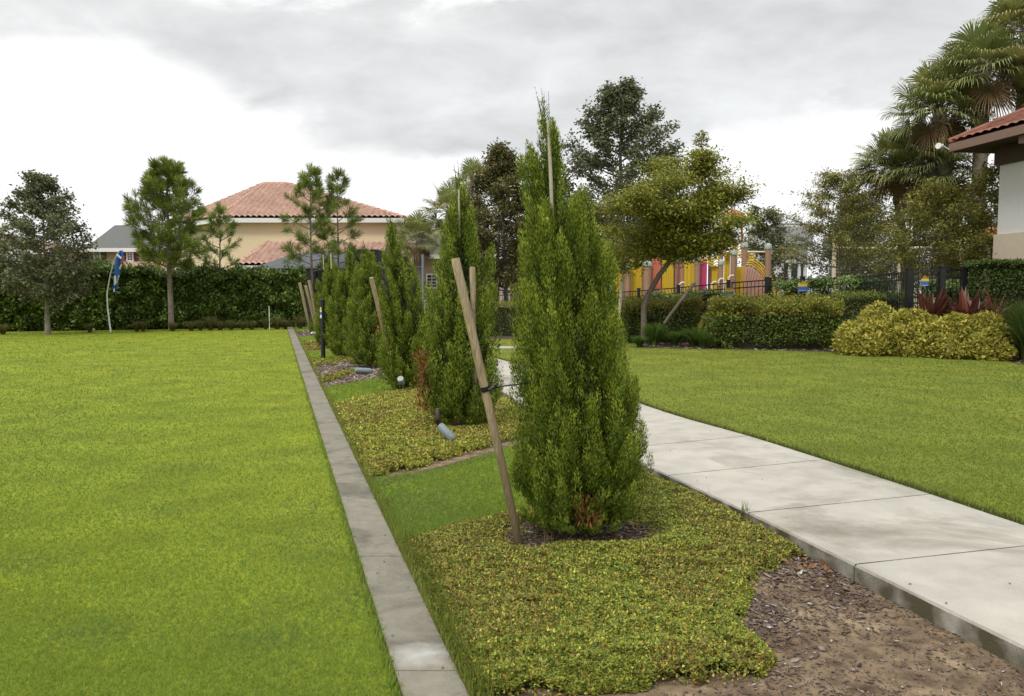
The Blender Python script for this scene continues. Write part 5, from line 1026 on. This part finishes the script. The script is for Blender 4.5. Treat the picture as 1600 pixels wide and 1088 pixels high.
for (x0, x1, y0, n_) in ((1166, 1178, 392, 4), (1130, 1160, 380, 5), (1088, 1125, 396, 4)):   # curly yellow railings
    for k in range(n_):
        y = y0 + k * 4.2; pts = []
        for j in range(13):
            t = j / 12; pts.append(W3(x0 + (x1 - x0) * math.sin(t * math.pi) * (1 if x1 - x0 < 20 else 0) + ((x1 - x0) * t if x1 - x0 >= 20 else 0), y + t * 8 + (2.5 * math.sin(t * 12) if x1 - x0 >= 20 else 0), .1))
        MB().tube(pts, .028, 6, False).build('railing', M_py, e, True)
for (px, py) in ((1136, 440), (1116, 441), (1066, 442), (1127, 436), (1143, 431)): MB().tube([W3(px - 4, py + 10, -.9), W3(px - 4, py + 3, -.9), W3(px - 1, py, -.9), W3(px + 3, py, -.9)], .045, 8).build('handle', M_cream, e, True)
seg('beam', W3(1168, 394, -.5), W3(1197, 394, -.5), .04, M_cream, 8, e); seg('mast', W3(1159, 384, 1.0), W3(1159, 342, 1.0), .05, M_cor, 8, e); seg('mast', W3(1132, 390, 1.0), W3(1132, 342, 1.0), .05, M_cor, 8, e)
m = MB(); c = W3(1147, 336, 1.0); m.tube([c + Vector((0, 0, -.16)), c + Vector((0, 0, -.1)), c + Vector((0, 0, .06)), c + Vector((0, 0, .16)), c + Vector((0, 0, .24))], [.62, .60, .42, .2, .03], 8); m.build('roof', M_roof2, e)
# utility wire and light pole
o = MB().tube([D(1120, 305, 60), D(1190, 326, 58), D(1262, 352, 56), D(1330, 372, 55)], .03, 5, False).build('utility_wire', M_black); tag(o, 'dark cable sagging across the sky above the small sparse tree', 'cable')
o = empty('light_pole', Vector((Xat(661, 33), 33, 0)), 'slim grey pole with short arm beside the tan house', 'pole'); seg('pole', (Xat(661, 33), 33, 0), (Xat(661, 33), 33, Zat(398, 33)), .055, M_lamp, 10, o); seg('arm', (Xat(646, 33), 33, Zat(418, 33)), (Xat(664, 33), 33, Zat(418, 33)), .03, M_black, 6, o)
for px, lb in ((420, 'thin white marker rod at the hedge foot right of the thin pine'),):
    Y_ = 35.6; o = MB().tube([(Xat(px, Y_), Y_, 0), (Xat(px, Y_), Y_, 1.05)], .018, 6).build('marker_rod', M_white); tag(o, lb, 'rod')
# ------------------------------------------------------------------ feather flag
fb = G(173, 519.5); e = empty('feather_flag', fb, 'blue feather banner flag with red and yellow edge on a white leaning pole', 'flag'); Yf = fb.y
pts = [fb, D(168, 480, Yf), D(167, 460, Yf), D(172, 430, Yf), D(179, 405, Yf), D(187, 391, Yf)]; pole_ = MB().tube(pts, [.035, .03, .03, .022, .016, .012], 8).build('pole', M_white, e, True)
ed_l = [(176.5, 458), (176.5, 445), (178, 425), (181, 405), (186, 393), (190, 391)]; ed_r = [(181, 459), (183, 448), (187, 432), (192, 415), (193.5, 402), (192, 392)]
M_flag = mat('flag_blue', (.035, .16, .50), .7, .1, 3, transl=.2); m = MB(); vs = []; 
for k, (a, b) in enumerate(zip(ed_l, ed_r)):
    for j in range(5):
        t = j / 4; vs.append(D(a[0] + (b[0] - a[0]) * t, a[1] + (b[1] - a[1]) * t, Yf + .12 * math.sin(t * 4 + k * 1.7)))
m.add(vs, [(k * 5 + j, k * 5 + j + 1, (k + 1) * 5 + j + 1, (k + 1) * 5 + j) for k in range(5) for j in range(4)]); cl = m.build('cloth', M_flag, e, True); md = cl.modifiers.new('s', 'SOLIDIFY'); md.thickness = .01
def fpatch(nm, poly, mt):
    m = MB(); m.add([D(x, y, Yf - .15) for x, y in poly] + [D(x, y, Yf - .135) for x, y in poly], [tuple(range(len(poly))), tuple(range(2 * len(poly) - 1, len(poly) - 1, -1))]); m.build(nm, mt, e)
fpatch('red_edge', [(193.5, 400), (194.5, 402), (190, 413), (188.5, 411)], M_redp); fpatch('yellow_edge', [(190, 411), (191, 413), (187.5, 422), (186, 419)], M_yel)
fpatch('white_print', [(182.5, 396), (190, 402), (189, 405), (181.5, 399)], M_wprint); fpatch('white_print', [(178, 432), (181, 430), (182, 442), (178.5, 447)], M_wprint); fpatch('yellow_edge', [(184.5, 431), (187, 430), (183.5, 441), (182, 445)], M_yel); fpatch('white_print', [(177, 452), (179, 450), (179.5, 456), (177.2, 457)], M_wprint)
# ------------------------------------------------------------------ tiled roofs and houses
def tile_mat(name, a, b): return mat(name, a, .75, .22, .9, .3, 40, second=b, spec=.3)
M_tile = tile_mat('terracotta_tiles', (.50, .325, .255), (.41, .25, .195)); M_tile2 = tile_mat('dark_terracotta_tiles', (.245, .10, .065), (.18, .075, .052)); M_ridge = mat('ridge_mortar', (.45, .26, .19), .85, .1, 3)
M_shing = mat('grey_shingle', (.105, .105, .10), .9, .15, 2, .3, 30); M_brn = mat('brown_shingle', (.15, .105, .065), .9, .2, 2, .3, 30, second=(.19, .13, .08)); M_orange = tile_mat('orange_tiles', (.42, .13, .05), (.5, .18, .06))
M_stucco = mat('yellow_stucco', (.70, .575, .385), .9, .05, 3, .25, 60); M_tanw = mat('tan_stucco', (.34, .26, .175), .9, .06, 3, .2, 60); M_whs = mat('white_stucco', (.56, .545, .53), .9, .03, 2, .25, 90); M_beig = mat('beige_stucco', (.50, .42, .32), .9, .04, 2, .25, 90)
M_fascia = mat('brown_fascia', (.20, .125, .095), .7, .08, 3); M_soffit = mat('dark_soffit', (.06, .035, .026), .8); M_glass = mat('window_glass', (.03, .04, .045), .08, spec=.8); M_screen = mat('screen_mesh', (.028, .030, .034), .8, .1, 3)
def troof(P0, P1, Q0, Q1, mt, parent, name='roof', pitch=.34, course=.42, amp=.11, step=.075):
    """barrel tiled roof face: eave P0-P1, top Q0-Q1 (world)"""
    P0, P1, Q0, Q1 = map(Vector, (P0, P1, Q0, Q1)); ex = (P1 - P0).normalized(); mid = (Q0 + Q1) / 2 - P0; vdir = mid - ex * mid.dot(ex); Lv = vdir.length; vdir.normalize(); nrm = ex.cross(vdir)
    if nrm.z < 0: nrm = -nrm
    W_ = (P1 - P0).length; q0 = (Q0 - P0).dot(ex); q1 = (Q1 - P0).dot(ex); nr = max(2, round(Lv / course)); umin = min(0, q0); umax = max(W_, q1); nu = int((umax - umin) / pitch * 6) + 1
    us = np.linspace(umin, umax, nu + 1); V = []; Fq = []
    for r_ in range(nr):
        for e_ in (0, 1):
            v = (r_ + e_) * Lv / nr; t = v / Lv; lo = q0 * t; hi = W_ + (q1 - W_) * t; uc = np.clip(us, lo, hi); h = amp * (np.abs(np.sin(us / pitch * math.pi)) - .35) + (step if e_ == 0 else 0)
            base = np.array(P0)[None] + uc[:, None] * np.array(ex) + v * np.array(vdir) + h[:, None] * np.array(nrm); V.append(base)
    V = np.concatenate(V); w_ = nu + 1; idx = np.arange(nu)
    for r_ in range(nr):
        a = (2 * r_) * w_; b = a + w_; Fq.append(np.stack([a + idx, a + idx + 1, b + idx + 1, b + idx], 1))
        if r_ < nr - 1: c = b + w_; Fq.append(np.stack([b + idx, b + idx + 1, c + idx + 1, c + idx], 1))
    o = raw(name, V - np.array(parent.location), [np.concatenate(Fq)], mt, parent, smooth=False)
    under = MB().add([P0 - nrm * .06, P1 - nrm * .06, Q1 - nrm * .06, Q0 - nrm * .06], [(0, 1, 2, 3)]); u = under.build('decking', M_soffit, parent); return o
def ridge(a, b, parent, r=.12, mt=None): MB().tube([Vector(a).lerp(Vector(b), t) for t in (0, .25, .5, .75, 1)], r, 8).build('ridge_cap', mt or M_ridge, parent, True)
def window(parent, x0, x1, z0, z1, y, frame=M_white, shut=None, bars=2):
    w = MB(); t = .09
    w.box((x0 - t, y - .05, z0 - t), (x0, y + .02, z1 + t)); w.box((x1, y - .05, z0 - t), (x1 + t, y + .02, z1 + t)); w.box((x0, y - .05, z1), (x1, y + .02, z1 + t)); w.box((x0, y - .05, z0 - t), (x1, y + .02, z0))
    for k in range(1, bars): xx = x0 + (x1 - x0) * k / bars; w.box((xx - .02, y - .035, z0), (xx + .02, y - .012, z1))
    for k in range(1, bars + 2): zc = z0 + (z1 - z0) * k / (bars + 2); w.box((x0, y - .032, zc - .018), (x1, y - .014, zc + .018))
    o = w.build('window', frame, parent); g = MB().box((x0, y - .01, z0), (x1, y + .01, z1)).build('pane', M_glass, parent); g.parent = o; 
    if shut:
        for (a, b) in ((x0 - t - .42, x0 - t - .02), (x1 + t + .02, x1 + t + .42)): MB().box((a, y - .04, z0 - .05), (b, y + .0, z1 + .05)).build('shutter', shut, parent)
# main yellow house
Yh = 48.0; ez = Zat(341, Yh); hx0, hx1 = Xat(352, Yh), Xat(622, Yh); ov = .45
e = empty('yellow_house', Vector((hx0, Yh, 0)), 'yellow two storey house with terracotta tiled hip roof behind the hedge', 'house')
lft = Vector((Xat(262, 53), 53, 0))
MB().prism([(hx0, Yh), (hx1, Yh), (hx1, Yh + 11), (hx0 - 5, Yh + 11), (lft.x + .4, lft.y + .3)], 0, ez - .02).build('wall', M_stucco, e)
E1 = Vector((hx0 - .25, Yh - ov, ez)); E2 = Vector((Xat(632, Yh - ov), Yh - ov, ez)); E0 = Vector((lft.x, lft.y - .2, ez)); E3 = Vector((E2.x, Yh + 12, ez)); R0 = D(413, 287, 53.5); R1 = D(448, 288, 53.5); R1.z = R0.z
troof(E1, E2, R0, R1, M_tile, e); troof(E0, E1, R0 + Vector((-.01, 0, 0)), R0, M_tile, e); troof(E2, E3, R1, R1 + Vector((0, .5, 0)), M_tile, e)
ridge(E1, R0, e); ridge(E2, R1, e); ridge(R0, R1, e); ridge(E0, R0, e)
MB().bar(E1 - Vector((0, 0, .17)), E2 - Vector((0, 0, .17)), .06, .26).build('fascia', M_white, e); MB().bar(E0 - Vector((0, 0, .17)), E1 - Vector((0, 0, .17)), .06, .26).build('fascia', M_white, e)
MB().box((E1.x + .1, Yh - ov + .04, ez - .28), (E2.x - .05, Yh - .001, ez - .25)).build('soffit', M_white, e)
window(e, Xat(486, Yh), Xat(493, Yh), Zat(362, Yh), Zat(353, Yh), Yh - .01)
# lower skirt roof
A0 = D(371, 414, 44.5); A1 = D(592, 414, 44.5); A1.z = A0.z; B0 = Vector((Xat(421, Yh), Yh - .02, Zat(379, Yh))); B1 = Vector((A1.x, Yh - .02, B0.z)); A_1 = Vector((Xat(371, 44.5) - .3, Yh - .1, A0.z))
troof(A0, A1, B0, B1, M_tile, e, 'lower_roof'); troof(A_1 + Vector((-.2, 0, 0)), A0, B0 + Vector((-.02, 0, 0)), B0, M_tile, e, 'lower_roof'); ridge(A0, B0, e)
MB().prism([(A0.x + .4, 45), (A1.x, 45), (A1.x, Yh - .01), (A0.x + .4, Yh - .01)], 0, A0.z - .1).build('wall', M_stucco, e); MB().bar(A0 - Vector((0, 0, .14)), A1 - Vector((0, 0, .14)), .05, .2).build('fascia', M_white, e)
# screen enclosure
Ys = 41.0; e2 = empty('screen_enclosure', Vector((Xat(400, Ys), Ys, 0)), 'dark mesh screened pool enclosure in front of the yellow house', 'enclosure'); x0, x1 = Xat(396, Ys), Xat(592, Ys); zt0 = Zat(420, Ys); zt1 = Zat(396, 43.5)
MB().prism([(x0, Ys), (x1, Ys), (x1, Ys + 3.2), (x0, Ys + 3.2)], 0, zt0).build('side_screen', M_screen, e2)
m = MB(); a = [(x0 - .1, Ys - .05, zt0 + .01), (x1 + .1, Ys - .05, zt0 + .01), (x1 + .1, Ys + 3.2, zt0 + .01), (x0 - .1, Ys + 3.2, zt0 + .01), (x0 + 1.6, Ys + 2.2, zt1), (x1 - .6, Ys + 2.2, zt1 + .15), (x1 - .6, Ys + 3.1, zt1 + .15), (x0 + 1.6, Ys + 3.1, zt1)]; m.add(a, [(0, 1, 5, 4), (1, 2, 6, 5), (2, 3, 7, 6), (3, 0, 4, 7), (4, 5, 6, 7), (3, 2, 1, 0)]); m.build('mesh_roof', mat('screen_roof', (.075, .08, .088), .7, .1, 2), e2)
MB().box((Xat(553, Ys), Ys - .1, zt0 + .02), (Xat(592, Ys), Ys + 2, Zat(390, Ys))).build('raised_screen', M_screen, e2)
for k in range(9): x = x0 + (x1 - x0) * k / 8; MB().box((x - .03, Ys - .06, 0), (x + .03, Ys - .004, zt0 - .002)).build('frame_post', M_black, e2)
# grey roofed house far left
def house(name, label, px0, px1, Y_, eave_py, ridge_py, rp0, rp1, wall, roofm, depth=10, tiled=False):
    z = Zat(eave_py, Y_); e = empty(name, Vector((Xat(px0, Y_), Y_, 0)), label, 'house'); a, b = Xat(px0, Y_), Xat(px1, Y_); MB().prism([(a + .4, Y_), (b - .4, Y_), (b - .4, Y_ + depth), (a + .4, Y_ + depth)], 0, z - .02).build('wall', wall, e)
    zr = Zat(ridge_py, Y_ + depth / 2); r0, r1 = Xat(rp0, Y_ + depth / 2), Xat(rp1, Y_ + depth / 2); P = [(a, Y_ - .4, z), (b, Y_ - .4, z), (b, Y_ + depth + .4, z), (a, Y_ + depth + .4, z), (r0, Y_ + depth / 2, zr), (r1, Y_ + depth / 2, zr)]
    if tiled: troof(P[0], P[1], P[4], P[5], roofm, e); m = MB().add(P, [(1, 2, 5), (2, 3, 4, 5), (3, 0, 4)]); m.build('roof', roofm, e)
    else: MB().add(P, [(0, 1, 5, 4), (1, 2, 5), (2, 3, 4, 5), (3, 0, 4), (3, 2, 1, 0)]).build('roof', roofm, e)
    MB().box((a, Y_ - .45, z - .3), (b, Y_ - .40, z - .01)).build('fascia', M_white, e); MB().box((a, Y_ - .40, z - .3), (b, Y_ - .002, z - .26)).build('soffit', M_white, e); return e
Yg = 62.0; eg = house('grey_roofed_house', 'tan house with grey shingled roof between the oak and the big pine', 140, 262, Yg, 388, 352, 183, 205, M_tanw, M_shing)
M_shut = mat('maroon_shutter', (.07, .02, .018), .6)
window(eg, Xat(201.5, Yg), Xat(209, Yg), Zat(407, Yg), Zat(393, Yg), Yg - .01, shut=M_shut); window(eg, Xat(150, Yg), Xat(158, Yg), Zat(407, Yg), Zat(393, Yg), Yg - .01, shut=M_shut)
rz0 = Zat(425, Yg - 3); troof((Xat(180, Yg - 3), Yg - 3, rz0), (Xat(262, Yg - 3), Yg - 3, rz0), (Xat(190, Yg), Yg - .02, Zat(410, Yg)), (Xat(258, Yg), Yg - .02, Zat(410, Yg)), M_tile, eg, 'porch_roof'); MB().box((Xat(180, Yg - 3), Yg - 3.05, rz0 - .35), (Xat(262, Yg - 3), Yg - 3.0, rz0 - .04)).build('fascia', M_white, eg)
MB().prism([(Xat(188, Yg - 2.6), Yg - 2.6), (Xat(258, Yg - 2.6), Yg - 2.6), (Xat(258, Yg - 2.6), Yg - .01), (Xat(188, Yg - 2.6), Yg - .01)], 0, rz0 - .36).build('porch_wall', mat('warm_tan_stucco', (.42, .28, .14), .9), eg)
eb = house('brown_roofed_house', 'tan house with brown shingled roof at the left picture edge', -80, 92, 58, 391, 362, -30, -8, M_tanw, M_brn); window(eb, Xat(16, 58), Xat(38, 58), Zat(410, 58), Zat(396, 58), 58 - .01); 
MB().box((Xat(-80, 56), 56, Zat(436, 56)), (Xat(32, 56), 57.99, Zat(430, 56))).build('porch_fascia', M_white, eb); MB().box((Xat(-80, 56), 55.9, Zat(448, 56)), (Xat(18, 56), 56.2, Zat(445, 56))).build('porch_rail', M_white, eb); MB().box((Xat(18, 56), 55.9, 0), (Xat(21.5, 56), 56.15, Zat(445.2, 56))).build('porch_post', M_white, eb)
# tan house seen between cypresses
et = house('tan_house', 'tan walled house glimpsed between the third and second cypress', 560, 870, 56, 398, 360, 640, 760, M_tanw, M_shing); window(et, Xat(668, 56), Xat(682, 56), Zat(449, 56), Zat(430, 56), 56 - .01)
M_pl2 = mat('pale_wall', (.48, .40, .30), .9); MB().box((Xat(770, 55), 55, 0), (Xat(797, 55), 55.9, Zat(440, 55))).build('pale_wall', M_pl2, et)
# parked pale car glimpsed behind the fence
def car(c, label):
    e = empty('parked_car', c, label, 'car'); e['_local'] = 1; m = MB(); prof = [(-2.2, .35), (-2.25, .75), (-1.9, .95), (-1.2, 1.02), (-.6, 1.45), (.9, 1.48), (1.6, 1.05), (2.15, .95), (2.25, .6), (2.2, .35)]; vs = [(x, -.85, z) for x, z in prof] + [(x, .85, z) for x, z in prof]; n = len(prof)
    m.add(vs, [tuple(range(n)), tuple(range(2 * n - 1, n - 1, -1))] + [(i, n + i, n + (i + 1) % n, (i + 1) % n) for i in range(n)]); b = m.build('body', mat('white_car_paint', (.62, .63, .64), .25, spec=.6)); b.parent = e
    w = MB().add([(-1.05, -.856, 1.03), (-.55, -.856, 1.38), (.85, -.856, 1.4), (1.35, -.856, 1.06)], [(0, 1, 2, 3)]).build('side_window', M_glass); w.parent = e
    for x in (-1.4, 1.4):
        o = MB().tube([(x, -.9, .34), (x, -.68, .34)], .34, 18).build('wheel', M_strap); o.parent = e; h = MB().tube([(x, -.93, .34), (x, -.901, .34)], .2, 12).build('rim', M_lamp); h.parent = o
car(Vector((Xat(690, 50), 50, .0)), 'white car parked by the tan house behind the black fence')
# white house right
ew = house('white_house', 'white two storey house with columned porch right of the playground', 1205, 1268, 64, 353, 349, 1215, 1260, M_white, M_shing, 8)
MB().box((Xat(1205, 63), 63, Zat(381, 63)), (Xat(1268, 63), 63.98, Zat(354, 63))).build('balcony_front', mat('light_grey_siding', (.36, .37, .37), .8), ew); MB().box((Xat(1222, 62.8), 62.5, Zat(411, 62.8)), (Xat(1262, 62.8), 62.98, Zat(406, 62.8))).build('porch_beam', M_white, ew)
for px in (1232, 1247, 1256): MB().box((Xat(px - 1.5, 62.8), 62.55, 0), (Xat(px + 1.5, 62.8), 62.85, Zat(411.2, 62.8))).build('column', M_white, ew)
MB().box((Xat(1224, 63.9), 63.85, .5), (Xat(1258, 63.9), 63.97, Zat(412, 63.9))).build('window', M_glass, ew)
# clubhouse right
Yb = 21.5; bx = Xat(1567, Yb); e = empty('clubhouse', Vector((bx, Yb, 0)), 'white and beige stucco building with tiled eave at the right picture edge', 'building')
zb = Zat(365, Yb); ztop = Zat(255, Yb)
# eave runs towards the camera on the right
P0 = D(1484, 222, 22.6); P1 = D(1484, 222, 22.6) + Vector((5.0, -5.2, 0)); 
q = D(1600, 192, 20.0)
P1 = P0 + (Vector((q.x, q.y, P0.z)) - P0).normalized() * 7; exd = (P1 - P0).normalized(); nin = Vector((-exd.y, exd.x, 0)); 
if nin.x < 0: nin = -nin
Q0 = P0 + exd * 2.6 + nin * 2.6 + Vector((0, 0, 1.3)); Q1 = P1 + nin * 2.6 + Vector((0, 0, 1.3)) 
troof(P0, P1, Q0, Q1, M_tile2, e, pitch=.30, course=.42, amp=.045, step=.035); ridge(P0, Q0, e, .10, M_tile2)
troof(P0 + nin * 5, P0, Q0 + nin * .01, Q0, M_tile2, e)
MB().bar(P0 - Vector((0, 0, .17)), P1 - Vector((0, 0, .17)), .06, .22).build('fascia', M_fascia, e); MB().bar(P0 - Vector((0, 0, .17)) + nin * .04, P0 + nin * 5 - Vector((0, 0, .17)), .06, .22).build('fascia', M_fascia, e)
m = MB(); zz3 = P0.z - .275; m.add([(P0.x, P0.y, zz3), (P1.x, P1.y, zz3), (P1.x + nin.x * 5, P1.y + nin.y * 5, zz3), (P0.x + nin.x * 5, P0.y + nin.y * 5, zz3)], [(0, 1, 2, 3)]); m.build('soffit', M_soffit, e)
c0 = P0 + exd * .85 + nin * .88; c0.z = 0
def foot(o): a = c0 - exd * o - nin * o; return [(a.x, a.y), (a.x + exd.x * 9, a.y + exd.y * 9), (a.x + exd.x * 9 + nin.x * 7, a.y + exd.y * 9 + nin.y * 7), (a.x + nin.x * 7, a.y + nin.y * 7)]
MB().prism(foot(0), zb, ztop).build('upper_wall', M_whs, e); MB().prism(foot(.06), 0, zb - .003).build('lower_wall', M_beig, e); MB().prism(foot(.10), ztop + .003, zz3 - .003).build('frieze', M_soffit, e)
jp = c0 + exd * 1.0 - nin * .006; MB().box((jp.x - .006, jp.y - .006, zb + .01), (jp.x + .006, jp.y + .006, ztop - .02)).build('wall_joint', M_tanw, e)
b_ = D(1597, 214, 20.2); MB().bar(b_, b_ + nin * 1.5, .22, .3).build('beam_end', M_fascia, e)
cmr = D(1470, 230, 22.6); e3 = empty('floodlight', P0, 'white floodlight on a short arm at the tiled roof corner', 'lamp'); MB().tube([D(1483, 234, 22.55), D(1473, 228, 22.5)], .018, 8).build('arm', M_white, e3); MB().tube([D(1473, 227, 22.5), D(1469, 229, 22.35), D(1466, 228, 22.3)], [.03, .075, .085], 12).build('head', M_white, e3, True)
# small orange tiled roof beyond
eo = empty('pavilion', Vector((Xat(1535, 30), 30, 0)), 'small orange tiled roof peeking out left of the beige wall', 'building'); a = D(1534, 376, 30); b = Vector((a.x + 4, 30, a.z)); troof(a, b, a + Vector((.15, 1.5, .55)), b + Vector((0, 1.5, .55)), M_orange, eo); MB().box((a.x + .1, 30.1, 0), (a.x + 4, 31.5, a.z - .1)).build('wall', M_tanw, eo)
# trees behind the flag
b_ = Vector((Xat(158, 38), 38, 0)); tree('young_tree', 'light green young tree behind the hedge beside the flag', 'tree', b_, Zat(402, 38), 1.4, ellip(.85, .9, .4, .5), 16, [(.08, .13, .025), (.12, .17, .03), (.05, .08, .02)], None, .12, 3200, 601, .05, rise=.4, sig=(.2, .16))
for i, (px, top, Y_) in enumerate(((235, 425, 50), (130, 420, 52), (-60, 380, 50), (620, 440, 60), (1010, 290, 44), (870, 300, 44))):
    b_ = Vector((Xat(px, Y_), Y_, 0)); tree('background_tree', ('low dark tree behind the hedge below the big pine', 'low dark tree behind the hedge right of the oak', 'dark tree beyond the left picture edge', 'low tree behind the third cypress', 'broad tree filling the gap behind the leaning yellow-green tree', 'broad tree mostly hidden behind the nearest cypress')[i], 'tree', b_, Zat(top, Y_), .8 if i < 4 else 2.2, ellip(2.0 if i < 4 else 2.8, .95, .4, .5), 20 if i < 4 else 34, OAK, None, .2 if i < 4 else .17, 5000 if i < 4 else 22000, 610 + i, .1, rise=.3, sig=(.3, .25))
